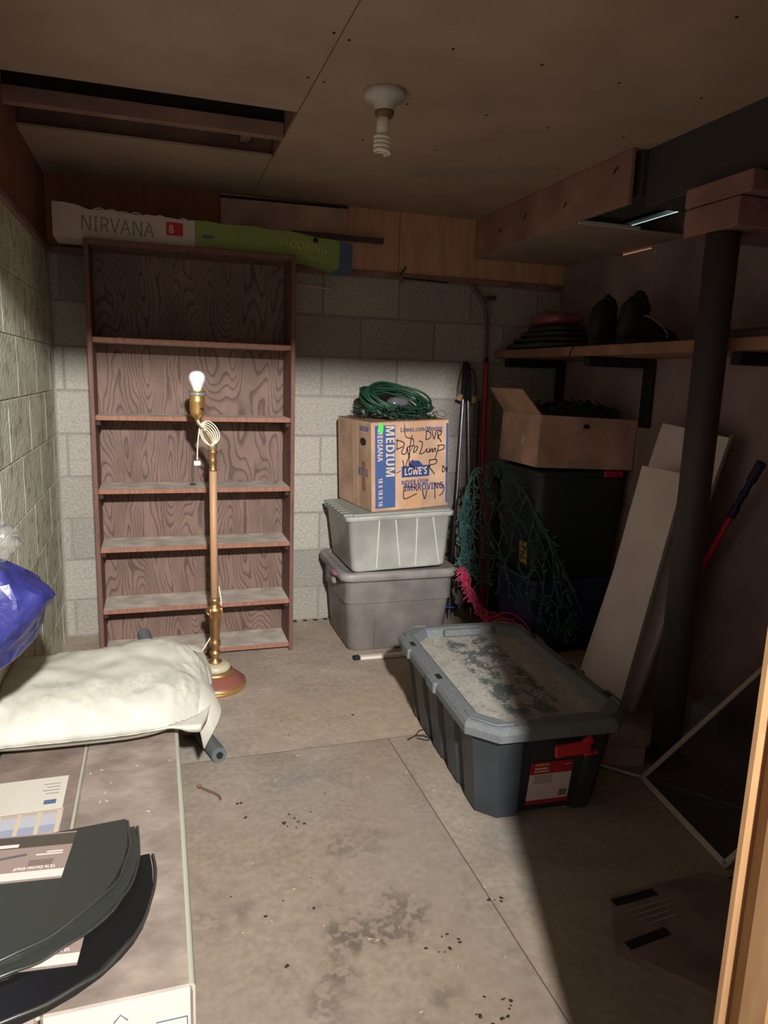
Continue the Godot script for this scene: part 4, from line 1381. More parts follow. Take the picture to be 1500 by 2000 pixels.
func tote_outline(hx: float, hz: float, ch: float, y: float, ribs: float) -> Array:
	# chamfered rectangle whose long sides carry raised panels; counter-clockwise from above
	var p := []
	p.append(Vector3(hx, y, -hz + ch))
	p.append(Vector3(hx - ch, y, -hz))
	p.append(Vector3(-hx + ch, y, -hz))
	p.append(Vector3(-hx, y, -hz + ch))
	var n := 4
	var l := 2.0 * (hz - ch)
	for k in n:
		var z0 := -hz + ch + l * (k + 0.10) / n
		var z1 := -hz + ch + l * (k + 0.90) / n
		p.append(Vector3(-hx, y, z0 - 0.012))
		p.append(Vector3(-hx + ribs, y, z0 + 0.006))
		p.append(Vector3(-hx + ribs, y, z0 + 0.045))
		p.append(Vector3(-hx, y, z0 + 0.062))
		p.append(Vector3(-hx, y, z1))
	p.append(Vector3(-hx, y, hz - ch))
	p.append(Vector3(-hx + ch, y, hz))
	p.append(Vector3(-hx * 0.42, y, hz))
	p.append(Vector3(-hx * 0.40, y, hz - ribs * 1.6))
	p.append(Vector3(hx * 0.56, y, hz - ribs * 1.6))
	p.append(Vector3(hx * 0.58, y, hz))
	p.append(Vector3(hx - ch, y, hz))
	p.append(Vector3(hx, y, hz - ch))
	return p

func chring(hx: float, hz: float, ch: float, y: float, cz := 0.0) -> Array:
	return [Vector3(hx, y, -hz + ch + cz), Vector3(hx - ch, y, -hz + cz), Vector3(-hx + ch, y, -hz + cz), Vector3(-hx, y, -hz + ch + cz), Vector3(-hx, y, hz - ch + cz), Vector3(-hx + ch, y, hz + cz), Vector3(hx - ch, y, hz + cz), Vector3(hx, y, hz - ch + cz)]

func tough_tote() -> void:
	var t := thing("tough_tote", "big black tote with dusty lid and red latch in the middle of the floor", "storage bin", Vector3(1.205, 0.001, -2.265), Vector3(0, -0.055, 0))
	var st := begin()
	add_loft(st, [tote_outline(0.205, 0.385, 0.05, 0.0, 0.014), tote_outline(0.215, 0.395, 0.055, 0.010, 0.016), tote_outline(0.255, 0.440, 0.065, 0.315, 0.012)], true, true)
	part("body", finish(st), M.tote, t)
	# lid: outer flange, raised rim and sunken panel
	var l := begin()
	var cr := 0.085
	add_loft(l, [chring(0.270, 0.455, cr, 0.305), chring(0.285, 0.472, cr, 0.312), chring(0.287, 0.474, cr, 0.338), chring(0.280, 0.467, cr, 0.352), chring(0.272, 0.459, cr, 0.358), chring(0.238, 0.425, cr * 0.9, 0.360), chring(0.228, 0.414, cr * 0.85, 0.354), chring(0.220, 0.404, cr * 0.8, 0.326)], true, false)
	var lid := part("lid", finish(l), M.tote_rim, t)
	var pf := begin()
	var ring := chring(0.2215, 0.4055, cr * 0.8, 0.327)
	var c := Vector3(0, 0.327, 0)
	for k in 8:
		var a: Vector3 = ring[k]
		var b: Vector3 = ring[(k + 1) % 8]
		pf.set_smooth_group(4294967295)
		for q in [c, b, a]:
			pf.set_uv(Vector2(q.x / 0.45 + 0.5, q.z / 0.82 + 0.5))
			pf.add_vertex(q)
	part("sunken_panel", finish(pf), M.lid_dust, lid)
	# corner pads and clip slots on the rim
	for sx in [-1.0, 1.0]:
		for z in [-0.26, 0.06, 0.30]:
			if sx < 0 and z > 0.2:
				continue
			var zz: float = z
			part("clip_slot", box(Vector3(0.020, 0.006, 0.042), 0.004), M.black, lid, Vector3(sx * 0.262, 0.3585, zz))
			part("clip_block", box(Vector3(0.020, 0.040, 0.085), 0.004), M.tote_rim, lid, Vector3(sx * 0.286, 0.334, zz))
	part("handle_ledge", box(Vector3(0.17, 0.030, 0.022), 0.004), M.tote_rim, lid, Vector3(0.0, 0.345, -0.392))
	part("handle_ledge", box(Vector3(0.20, 0.020, 0.030), 0.004), M.tote_rim, lid, Vector3(0.055, 0.350, 0.425))
	for sx in [-1.0, 1.0]:
		for sz in [-1.0, 1.0]:
			var tb := begin()
			add_tube(tb, [Vector3(sx * 0.262, 0.361, sz * 0.33), Vector3(sx * 0.262, 0.361, sz * 0.385), Vector3(sx * 0.205, 0.361, sz * 0.445), Vector3(sx * 0.15, 0.361, sz * 0.447)], 0.004, 6)
			part("corner_bead", finish(tb), M.tote_rim, lid)
	# red latch on the near end
	var ls := begin()
	add_box(ls, Vector3(0.125, 0.044, 0.014), 0.004, Transform3D(Basis(Vector3(0, 0, 1), 0.03), Vector3(0, 0, 0)))
	add_box(ls, Vector3(0.034, 0.030, 0.014), 0.004, Transform3D(Basis(Vector3(0, 0, 1), 0.55), Vector3(0.052, 0.022, 0.0)))
	add_box(ls, Vector3(0.05, 0.008, 0.016), 0.002, Transform3D(Basis(Vector3(0, 0, 1), 0.06), Vector3(0.062, -0.020, 0.002)))
	part("latch", finish(ls), M.red, t, Vector3(0.060, 0.258, 0.452), Vector3(0.0, 0, 0.02))
	# printed label on the near end
	var lb := part("label_sheet", box(Vector3(0.150, 0.165, 0.0015), 0), M.label_white, t, Vector3(0.020, 0.112, 0.392), Vector3(0.148, 0, 0))
	part("label_band", box(Vector3(0.150, 0.046, 0.001), 0), M.label_red, lb, Vector3(0, 0.060, 0.001))
	part("label_band", box(Vector3(0.150, 0.016, 0.001), 0), M.label_red, lb, Vector3(0, -0.0745, 0.001))
	part("printed_bar", box(Vector3(0.050, 0.007, 0.0006), 0), M.label_yellow, lb, Vector3(-0.036, 0.074, 0.0018))
	part("printed_bar", box(Vector3(0.046, 0.006, 0.0006), 0), M.label_white, lb, Vector3(-0.038, 0.059, 0.0018))
	part("printed_bar", box(Vector3(0.052, 0.005, 0.0006), 0), M.label_white, lb, Vector3(-0.035, 0.048, 0.0018))
	part("printed_bar", box(Vector3(0.022, 0.003, 0.0006), 0), M.label_white, lb, Vector3(0.055, 0.068, 0.0018))
	for k in 5:
		part("printed_line", box(Vector3(0.07 - 0.006 * (k % 3), 0.002, 0.0006), 0), M.ink_grey, lb, Vector3(-0.026, 0.030 - k * 0.007, 0.001))
	for k in 7:
		part("bar_code", box(Vector3(0.0016 + 0.0012 * (k % 3), 0.024, 0.0006), 0), M.ink_grey, lb, Vector3(0.040 + k * 0.0045, -0.045, 0.001))

func corner_tools() -> void:
	# pair of ski poles
	var defs := [["silver ski pole leaning in the corner, left one of the pair", Vector3(1.63, 0.0, -3.74), Vector3(1.715, 1.50, -3.885)], ["silver ski pole leaning in the corner, right one of the pair", Vector3(1.775, 0.0, -3.74), Vector3(1.722, 1.49, -3.87)]]
	for i in 2:
		var a: Vector3 = defs[i][1]
		var b: Vector3 = defs[i][2]
		var t := thing("ski_pole", defs[i][0], "ski pole", a, Vector3.ZERO, "pair of ski poles")
		var d := b - a
		part("shaft", tube([Vector3(0, 0.004, 0), d * 0.86], 0.0075, 10), M.silver, t)
		part("grip", tube([d * 0.86, d * 0.90, d * 0.985, d], 0.013, 10, 0.015), M.strap, t)
		var bk := part("basket", lathe([Vector2(0.006, 0.0), Vector2(0.045, 0.006), Vector2(0.048, 0.014), Vector2(0.010, 0.020), Vector2(0.006, 0.02)], 16), M.skiblue if i == 0 else M.strap, t, d * 0.05)
		part("tip", tube([d * 0.0 + Vector3(0, 0.002, 0), d * 0.045], 0.004, 6, 0.007), M.plug, t)
		var sgn := -1.0 if i == 0 else 1.0
		var lp := begin()
		add_tube(lp, smooth_path([d * 0.99, d * 0.97 + Vector3(sgn * 0.03, 0, 0.02), d * 0.91 + Vector3(sgn * 0.042, 0, 0.022), d * 0.875 + Vector3(sgn * 0.035, 0, 0.022), d * 0.87 + Vector3(sgn * 0.01, 0, 0.022), d * 0.93 + Vector3(sgn * 0.016, 0, 0.022), d * 0.99 + Vector3(0, 0, 0.01)], 5), 0.003, 5)
		part("wrist_strap", finish(lp), M.strap, t)
		part("strap_pad", lathe([Vector2(0.0, -0.02), Vector2(0.020, -0.018), Vector2(0.014, 0.018), Vector2(0.0, 0.02)], 10), M.basket, t, d * 0.875 + Vector3(sgn * 0.030, -0.012, 0.022), Vector3(0, 0, sgn * 0.35))
	# bent conduit on the wall
	var c := thing("wall_conduit", "thin brown conduit that bends off the sill and runs down the block wall", "conduit", Vector3(1.842, 0.9, -3.895))
	part("pipe", tube(smooth_path([Vector3(-0.115, 1.03, 0.0), Vector3(-0.085, 1.0, 0.004), Vector3(-0.045, 0.955, 0.006), Vector3(-0.014, 0.885, 0.006), Vector3(0, 0.68, 0.006), Vector3(0, 0.3, 0.006), Vector3(-0.002, 0.0, 0.006), Vector3(0.0, -0.85, 0.006)], 6), 0.011, 10), M.conduit, c)
	part("clamp", box(Vector3(0.06, 0.024, 0.02), 0.004), M.track, c, Vector3(0.012, 0.965, 0.008))
	# grey pole, red pole, plank, pump handle
	var g := thing("grey_pole", "dull grey round pole standing left of the red pole in the corner", "pole", Vector3(1.800, 0, -3.80))
	part("shaft", tube([Vector3(0, 0.001, 0), Vector3(0.005, 1.28, -0.09)], 0.013, 10), M.track, g)
	var r := thing("red_pole", "slim bright red pole standing in the corner behind the net lights", "pole", Vector3(1.866, 0, -3.77))
	part("shaft", tube([Vector3(0, 0.001, 0.0), Vector3(-0.03, 0.6, -0.05), Vector3(-0.028, 1.50, -0.095)], 0.0105, 10), M.pole_red, r)
	part("top_cap", tube([Vector3(-0.028, 1.50, -0.095), Vector3(-0.028, 1.53, -0.097)], 0.0115, 10), M.strap, r)
	var p := thing("wood_plank", "narrow upright pale plank standing in the corner right of the red pole", "board", Vector3(1.905, 0, -3.80))
	part("board", box(Vector3(0.048, 1.30, 0.018), 0.002), M.plank, p, Vector3(-0.016, 0.651, -0.045), Vector3(-0.05, 0, 0.025))
	part("knot", lathe([Vector2(0, 0), Vector2(0.006, 0), Vector2(0.006, 0.001), Vector2(0, 0.001)], 8), M.twig, p, Vector3(-0.01, 0.40, -0.022), Vector3(PI / 2, 0, 0))
	var h := thing("black_pump", "black tubular floor pump standing in the corner behind the net lights", "pump", Vector3(1.905, 0.0, -3.735))
	part("barrel", tube([Vector3(0, 0.012, 0), Vector3(0, 0.30, -0.002), Vector3(0, 0.60, -0.008)], 0.021, 12), M.black, h)
	part("foot", box(Vector3(0.10, 0.014, 0.06), 0.003), M.black, h, Vector3(0, 0.008, 0))
	part("rod", tube([Vector3(0, 0.60, -0.008), Vector3(0, 0.84, -0.012)], 0.007, 8), M.strap, h)
	part("handle", tube([Vector3(-0.045, 0.845, -0.012), Vector3(0.045, 0.845, -0.012)], 0.017, 10), M.black, h)

func wander(a: Vector3, b: Vector3, n: int, amp: float) -> Array:
	var pts := []
	for i in n + 1:
		var f := float(i) / n
		var p := a.lerp(b, f)
		if i > 0 and i < n:
			p += Vector3(rng.randf_range(-amp, amp), rng.randf_range(-amp, amp), rng.randf_range(-amp, amp))
		pts.append(p)
	return pts

func net_lights() -> void:
	# teal-green net of mini lights draped from the tub stack over to the right-hand totes
	var t := thing("net_lights", "tangled green net of mini lights draped between the tub stack and the corner", "string lights", Vector3(1.62, 0.4, -3.28))
	var crest := [Vector3(1.512, 0.50, -3.34), Vector3(1.505, 0.72, -3.345), Vector3(1.528, 0.885, -3.34), Vector3(1.60, 0.975, -3.32), Vector3(1.70, 0.965, -3.28), Vector3(1.785, 0.83, -3.20), Vector3(1.84, 0.66, -3.07), Vector3(1.91, 0.52, -3.03), Vector3(2.03, 0.28, -3.00)]
	var foot := [Vector3(1.508, 0.40, -3.33), Vector3(1.520, 0.41, -3.335), Vector3(1.55, 0.40, -3.33), Vector3(1.62, 0.36, -3.32), Vector3(1.70, 0.33, -3.26), Vector3(1.765, 0.28, -3.16), Vector3(1.83, 0.22, -3.05), Vector3(1.91, 0.15, -3.02), Vector3(2.0, 0.12, -3.0)]
	var cr := smooth_path(crest, 2)
	var ft := smooth_path(foot, 2)
	var st := begin()
	var bl := begin()
	var o := -t.position
	var n := cr.size()
	var strands := []
	for k in n:
		var a: Vector3 = cr[k]
		var b: Vector3 = ft[k]
		var pts := wander(a, b, 8, 0.014 if k < 7 else 0.026)
		strands.append(pts)
		var reps := 2 if k < 7 else 1
		for rep in reps:
			var q := []
			for p in smooth_path(pts if rep == 0 else wander(a, b, 8, 0.018), 3):
				q.append(p + o)
			add_tube(st, q, 0.0034, 5)
	for k in n - 1:
		for j in range(0, 9):
			var a: Vector3 = strands[k][j]
			if rng.randf() < 0.72:
				var b: Vector3 = strands[k + 1][mini(j + rng.randi() % 2, 8)]
				var m := (a + b) * 0.5 + Vector3(rng.randf_range(-0.012, 0.012), rng.randf_range(-0.035, 0.012), rng.randf_range(0.0, 0.025))
				var q := []
				for p in smooth_path([a, m, b], 3):
					q.append(p + o)
				add_tube(st, q, 0.0028, 5)
			# leaf-like bulb holders clustered at the knots
			for e in (3 if k < 8 else 2):
				var d := Vector3(rng.randf_range(-1, 1), rng.randf_range(-0.8, 0.8), rng.randf_range(-0.3, 1)).normalized()
				var p0 := a + o + d * 0.005 + Vector3(0, rng.randf_range(-0.015, 0.015), 0)
				add_tube(bl, [p0, p0 + d * 0.012, p0 + d * 0.026], 0.0068, 5, 0.0036)
	for rep in 3:
		var cq := []
		for p in cr:
			cq.append(p + o + Vector3(rng.randf_range(-0.012, 0.012), rng.randf_range(-0.015, 0.012), rng.randf_range(-0.005, 0.012)))
		add_tube(st, smooth_path(cq, 3), 0.0034, 5)
	part("wire", finish(st), M.string_teal, t)
	var bb := part("bulb_holders", finish(bl), M.string_teal, t)
	bb.set_meta("kind", "stuff")
	# pink light string below it
	var pk := thing("pink_light_string", "bright pink tangled wire net spilling to the floor behind the black tote", "string lights", Vector3(1.62, 0.0, -3.20))
	var ps := begin()
	var c2 := smooth_path([Vector3(1.462, 0.44, -3.235), Vector3(1.50, 0.35, -3.225), Vector3(1.545, 0.27, -3.21), Vector3(1.61, 0.20, -3.19), Vector3(1.69, 0.18, -3.17), Vector3(1.76, 0.12, -3.12), Vector3(1.80, 0.035, -3.06)], 4)
	var o2 := -pk.position
	for k in 11:
		var q := []
		for p in c2:
			var f := 1.0 if p.x < 1.6 else 1.5
			q.append(p + o2 + Vector3(rng.randf_range(-0.026, 0.03) * f, rng.randf_range(-0.024, 0.024) * f, rng.randf_range(-0.01, 0.03)))
		add_tube(ps, smooth_path(q, 3), 0.0036, 5)
	for k in 60:
		var a: Vector3 = c2[rng.randi() % c2.size()] + o2
		var d := Vector3(rng.randf_range(-0.035, 0.035), rng.randf_range(-0.035, 0.035), rng.randf_range(-0.01, 0.03))
		add_tube(ps, [a - d, a + Vector3(0, 0.008, 0.012), a + d], 0.0032, 5)
	for k in 5:
		var r := 0.035 * k
		add_tube(ps, smooth_path([Vector3(1.60, 0.20 - r * 0.4, -3.16) + o2, Vector3(1.68, 0.245 - r, -3.13) + o2, Vector3(1.77, 0.19 - r, -3.08) + o2, Vector3(1.84 - r * 0.3, 0.012, -3.04) + o2], 5), 0.0036, 5)
	part("wire", finish(ps), M.string_pink, pk)

func right_stack() -> void:
	# blue tub on the floor
	var z := -3.315
	var x := 2.055
	var t := thing("blue_tub", "dark blue plastic tub on the floor at the bottom of the right-hand stack", "storage bin", Vector3(x, 0.001, z))
	part("body", bin_body(0.225, 0.19, 0.245, 0.208, 0.375, 0.035), M.tote_blue, t)
	part("lid", lid_mesh(0.258, 0.222, 0.04, 0.035), M.tote_blue, t, Vector3(0, 0.372, 0))
	var g := thing("green_tote", "dark green tote with a yellow sticker standing on the blue tub", "storage bin", Vector3(x, 0.408, z))
	part("body", bin_body(0.228, 0.19, 0.248, 0.212, 0.53, 0.035), M.tote_green, g)
	part("lid", lid_mesh(0.258, 0.224, 0.04, 0.034), M.tote_green, g, Vector3(0, 0.528, 0))
	part("latch", box(Vector3(0.11, 0.030, 0.012), 0.003), M.red, g, Vector3(0.155, 0.548, 0.229))
	var yl := part("yellow_sticker", box(Vector3(0.002, 0.115, 0.080), 0), M.label_yellow, g, Vector3(-0.2345, 0.115, 0.06), Vector3(0, 0, 0.04))
	for k in 3:
		part("printed_line", box(Vector3(0.001, 0.010, 0.055), 0), M.ink_grey, yl, Vector3(-0.0012, 0.03 - k * 0.028, 0))
	# open cardboard box on top
	var b := thing("open_carton", "open brown cardboard carton full of dark light strings on the right-hand stack", "box", Vector3(2.045, 0.982, z + 0.02), Vector3(0, 0, -0.035))
	var hx := 0.275
	var hz := 0.20
	var h := 0.255
	part("front_wall", box(Vector3(2 * hx, h, 0.005), 0.001), M.kraft_red, b, Vector3(0, h * 0.5, hz))
	part("back_wall", box(Vector3(2 * hx, h, 0.005), 0.001), M.kraft_red, b, Vector3(0, h * 0.5, -hz))
	part("side_wall", box(Vector3(0.005, h, 2 * hz), 0.001), M.kraft_red, b, Vector3(-hx, h * 0.5, 0))
	part("side_wall", box(Vector3(0.005, h, 2 * hz), 0.001), M.kraft_red, b, Vector3(hx, h * 0.5, 0))
	part("bottom", box(Vector3(2 * hx, 0.005, 2 * hz), 0.001), M.kraft_dark, b, Vector3(0, 0.003, 0))
	var st := begin()
	var fa := [Vector3(-hx, h, hz), Vector3(-hx, h, -hz), Vector3(-hx - 0.105, h + 0.115, -hz + 0.03), Vector3(-hx - 0.105, h + 0.115, hz - 0.02)]
	quad(st, fa[0], fa[1], fa[2], fa[3])
	for k in 4:
		fa[k] += Vector3(0.003, 0.003, 0)
	quad(st, fa[3], fa[2], fa[1], fa[0])
	part("side_flap", finish(st), M.kraft, b)
	var sf := begin()
	quad(sf, Vector3(hx, h, -hz), Vector3(hx, h, hz), Vector3(hx + 0.02, h - 0.11, hz - 0.01), Vector3(hx + 0.02, h - 0.11, -hz + 0.01))
	part("side_flap", finish(sf), M.kraft_red, b)
	part("white_tag", box(Vector3(0.001, 0.05, 0.035), 0), M.label_white, b, Vector3(-hx - 0.003, 0.12, 0.05), Vector3(0.3, 0, 0))
	var hh := part("hand_hole", lathe([Vector2(0, 0), Vector2(0.016, 0), Vector2(0.016, 0.002), Vector2(0, 0.002)], 14), M.black, b, Vector3(-0.02, h - 0.045, hz + 0.0025), Vector3(PI / 2, 0, 0))
	hh.scale = Vector3(1.2, 1, 0.7)
	var bx := b.transform
	var ls := thing("light_string", "dark tangle of light strings heaped inside the open carton", "string lights", bx * Vector3(0, 0.01, 0))
	part("tangle_core", lump(Vector3(0.215, 0.13, 0.14), 0.045, 9.0, 21, 2.4, 36, 20, true), M.bag_dark, ls, Vector3(0.01, 0.165, 0))
	var ts := begin()
	for k in 40:
		var p := Vector3(rng.randf_range(-0.20, 0.20), 0.25 + rng.randf() * 0.05, rng.randf_range(-0.14, 0.14))
		var pts := [p]
		for m in 5:
			p += Vector3(rng.randf_range(-0.05, 0.05), rng.randf_range(-0.03, 0.035), rng.randf_range(-0.04, 0.04))
			p.x = clampf(p.x, -0.25, 0.25)
			p.z = clampf(p.z, -0.18, 0.18)
			p.y = clampf(p.y, 0.22, 0.36 - absf(p.x) * 0.4)
			pts.append(p)
		add_tube(ts, smooth_path(pts, 3), 0.003, 5)
	part("wire", finish(ts), M.string_green, ls)

func boot_mesh() -> ArrayMesh:
	# rings along the foot from heel (x=0) to toe (x=0.29): half width, low, high
	var r := [[-0.005, 0.020, 0.020, 0.10], [0.012, 0.036, 0.014, 0.175], [0.045, 0.042, 0.012, 0.205], [0.085, 0.042, 0.012, 0.205], [0.115, 0.042, 0.013, 0.165], [0.145, 0.044, 0.014, 0.118], [0.185, 0.048, 0.014, 0.092], [0.225, 0.049, 0.015, 0.076], [0.262, 0.042, 0.017, 0.062], [0.285, 0.026, 0.022, 0.046]]
	var rings := []
	for q in r:
		var ring := []
		for k in 16:
			var a := TAU * k / 16
			var cy: float = (q[2] + q[3]) * 0.5
			var hy: float = (q[3] - q[2]) * 0.5
			var sy := signf(sin(a)) * pow(absf(sin(a)), 0.7)
			var sz := signf(cos(a)) * pow(absf(cos(a)), 0.7)
			var narrow := 1.0 - 0.35 * maxf(0.0, sy) * (1.0 if q[3] < 0.15 else 0.25)
			ring.append(Vector3(q[0], cy + sy * hy, sz * q[1] * narrow))
		rings.append(ring)
	var st := begin()
	for i in rings.size() - 1:
		for k in 16:
			quad(st, rings[i][(k + 1) % 16], rings[i][k], rings[i + 1][k], rings[i + 1][(k + 1) % 16], 1)
	fan2(st, rings[0], false)
	fan2(st, rings[rings.size() - 1], true)
	return finish(st)

func fan2(st: SurfaceTool, ring: Array, flip: bool) -> void:
	var c := Vector3.ZERO
	for p in ring:
		c += p
	c /= ring.size()
	for k in ring.size():
		if flip:
			tri(st, c, ring[(k + 1) % ring.size()], ring[k], 1)
		else:
			tri(st, c, ring[k], ring[(k + 1) % ring.size()], 1)

func right_shelf() -> void:
	var t := thing("wall_shelf", "long brown wooden shelf on black brackets along the right wall", "shelf", Vector3(2.115, 1.529, -2.5))
	part("board", box(Vector3(0.43, 0.044, 2.76), 0.003), M.shelfwood, t, Vector3(0, 0.022, -0.02))
	for z in [-3.84, -3.02, -2.09, -1.2]:
		var b := part("bracket", box(Vector3(0.37, 0.045, 0.05), 0.003), M.black, t, Vector3(0.025, -0.0235, z + 2.5))
		part("wall_leg", box(Vector3(0.022, 0.32, 0.07), 0.002), M.black, b, Vector3(0.173, -0.150, 0))
	var s := thing("metal_strip", "thin grey metal strip lying on the right end of the wall shelf", "strip", Vector3(2.0, 1.5735, -2.0))
	part("strip", box(Vector3(0.035, 0.022, 0.62), 0.002), M.track, s, Vector3(-0.05, 0.0115, 0.05))
	part("flange", box(Vector3(0.008, 0.034, 0.62), 0.002), M.track, s, Vector3(-0.03, 0.0175, 0.05))
	# pair of work boots
	var bm := boot_mesh()
	var defs := [[Vector3(1.945, 1.5735, -2.985), 0.10, "black work boot without visible lace, left one on the wall shelf"], [Vector3(1.965, 1.5735, -2.80), -0.18, "black work boot with a pale loose lace, right one on the wall shelf"]]
	for i in 2:
		var bt := thing("work_boot", defs[i][2], "boot", defs[i][0], Vector3(0, defs[i][1], 0), "pair of work boots on the wall shelf")
		bt.scale = Vector3(0.92, 0.98, 1)
		part("upper", bm, M.boot, bt, Vector3(0, 0.010, 0))
		var so := []
		for k in 24:
			var a := TAU * k / 24
			so.append(Vector2(0.140 + cos(a) * 0.152, sin(a) * (0.050 if cos(a) > -0.2 else 0.044)))
		part("sole", extrude(so, 0.0, 0.030), M.boot_sole, bt)
		part("tongue", lump(Vector3(0.030, 0.055, 0.028), 0.01, 20.0, 4 + i, 2.4, 16, 12), M.boot, bt, Vector3(0.105, 0.190, 0), Vector3(0, 0, 0.5))
		var lc := begin()
		for k in 4:
			var x := 0.120 + 0.022 * k
			var y := 0.172 - 0.021 * k
			add_tube(lc, [Vector3(x, y - 0.004, -0.026), Vector3(x + 0.006, y + 0.006, 0), Vector3(x, y - 0.004, 0.026)], 0.0022, 5)
		if i == 1:
			add_tube(lc, smooth_path([Vector3(0.10, 0.130, 0.040), Vector3(0.13, 0.122, 0.046), Vector3(0.18, 0.090, 0.052), Vector3(0.21, 0.06, 0.056), Vector3(0.215, 0.034, 0.058)], 5), 0.0030, 5)
		part("lace", finish(lc), M.lace if i == 1 else M.strap, bt)
	var dl := part("hanging_lace", tube(smooth_path([Vector3(1.93, 1.577, -3.02), Vector3(1.895, 1.576, -3.03), Vector3(1.885, 1.56, -3.045), Vector3(1.883, 1.525, -3.06)], 5), 0.003, 5), M.strap, self)
	tag(dl, "thin black cord hanging over the front edge of the wall shelf", "cord")
	# dark folded tarp with a red bag on top, at the far end of the shelf
	var d := thing("folded_tarp", "dark grey-green folded plastic sheeting heaped at the far end of the wall shelf", "tarp", Vector3(2.11, 1.5735, -3.56))
	for k in 4:
		var f := 1.0 - 0.17 * k
		part("fold", lump(Vector3(0.205 * f, 0.019, 0.33 * f), 0.012, 12.0, 60 + k, 3.6, 40, 12), M.bag_dark, d, Vector3(-0.01 * k, 0.019 + 0.030 * k, 0.01 * k), Vector3(0, 0.05 * k, 0))
	var rb := thing("red_bag", "red folded bag in clear film on top of the dark folded sheeting", "bag", Vector3(2.10, 1.700, -3.58))
	part("bag", lump(Vector3(0.115, 0.034, 0.15), 0.012, 10.0, 70, 3.2, 32, 14), M.bag_red, rb, Vector3(0, 0.034, 0))
	part("film", lump(Vector3(0.120, 0.036, 0.16), 0.016, 18.0, 71, 2.8, 32, 14, true), M.film, rb, Vector3(0, 0.038, 0))

func lean_board(called: String, label: String, foot: Vector3, top: Vector3, across: Vector3, w: float, th: float) -> void:
	# a sheet from foot to top, its width running along `across` from the near edge
	var t := thing(called, label, "board", foot, Vector3.ZERO, "white boards leaning at the right")
	var up := top - foot
	var n := up.cross(across).normalized()
	var y := up.normalized()
	var xx := y.cross(n).normalized()
	var bs := Basis(xx, y, n)
	var st := begin()
	add_box(st, Vector3(w, up.length(), th), 0.0015, Transform3D(bs, up * 0.5 + across.normalized() * w * 0.5 - n * th * 0.5))
	part("panel", finish(st), M.melamine, t)
	var e := begin()
	add_box(e, Vector3(0.0015, up.length(), th), 0.0, Transform3D(bs, up * 0.5 - across.normalized() * 0.001 - n * th * 0.5))
	part("edge_band", finish(e), M.melamine_edge, t)

func boards_and_post() -> void:
	lean_board("white_board", "tall white melamine board leaning behind the shorter one beside the post", Vector3(1.945, 0.002, -2.43), Vector3(2.205, 1.222, -2.335), Vector3(0, 0, -1), 0.42, 0.016)
	lean_board("white_board", "shorter white melamine board leaning in front of the taller one beside the tote", Vector3(1.838, 0.002, -2.395), Vector3(2.055, 1.053, -2.395), Vector3(0, 0, -1), 0.275, 0.016)
	# steel post with timber packing under the beam
	var p := thing("steel_post", "dark round steel post standing under the timber packing at the right", "post", Vector3(1.825, 0, -2.07))
	part("pipe", lathe([Vector2(0.0, 0.0), Vector2(0.054, 0.0), Vector2(0.054, 1.905), Vector2(0.0, 1.905)], 32), M.post, p)
	part("foot_plate", box(Vector3(0.16, 0.010, 0.16), 0.002), M.post, p, Vector3(0, 0.006, 0))
	var b1 := thing("timber_block", "brown timber block resting on top of the steel post", "timber", Vector3(1.90, 1.908, -2.08))
	part("block", box(Vector3(0.40, 0.092, 0.25), 0.004), M.blockwood, b1, Vector3(0.07, 0.047, 0.0))
	var b2 := thing("timber_block", "upper brown timber block between the post block and the beam", "timber", Vector3(1.93, 2.003, -2.06))
	part("block", box(Vector3(0.44, 0.066, 0.30), 0.004), M.blockwood, b2, Vector3(0.06, 0.034, 0.0))
	# red pole with dark grip leaning on the right wall
	var r := thing("red_pole", "red extension pole with a dark blue grip leaning on the right wall beyond the post", "pole", Vector3(2.17, 0.0, -2.70))
	var d := Vector3(2.258, 1.12, -2.215) - r.position
	part("shaft", tube([Vector3(0, 0.004, 0), d * 0.80], 0.011, 10), M.pole_red, r)
	part("collar", tube([d * 0.79, d * 0.83], 0.017, 10), M.grip, r)
	part("sleeve", tube([d * 0.83, d * 0.93], 0.013, 10), M.grip, r)
	part("collar", tube([d * 0.87, d * 0.89], 0.017, 10), M.grip, r)
	part("grip", tube([d * 0.93, d * 0.985, d], 0.019, 10), M.grip, r)

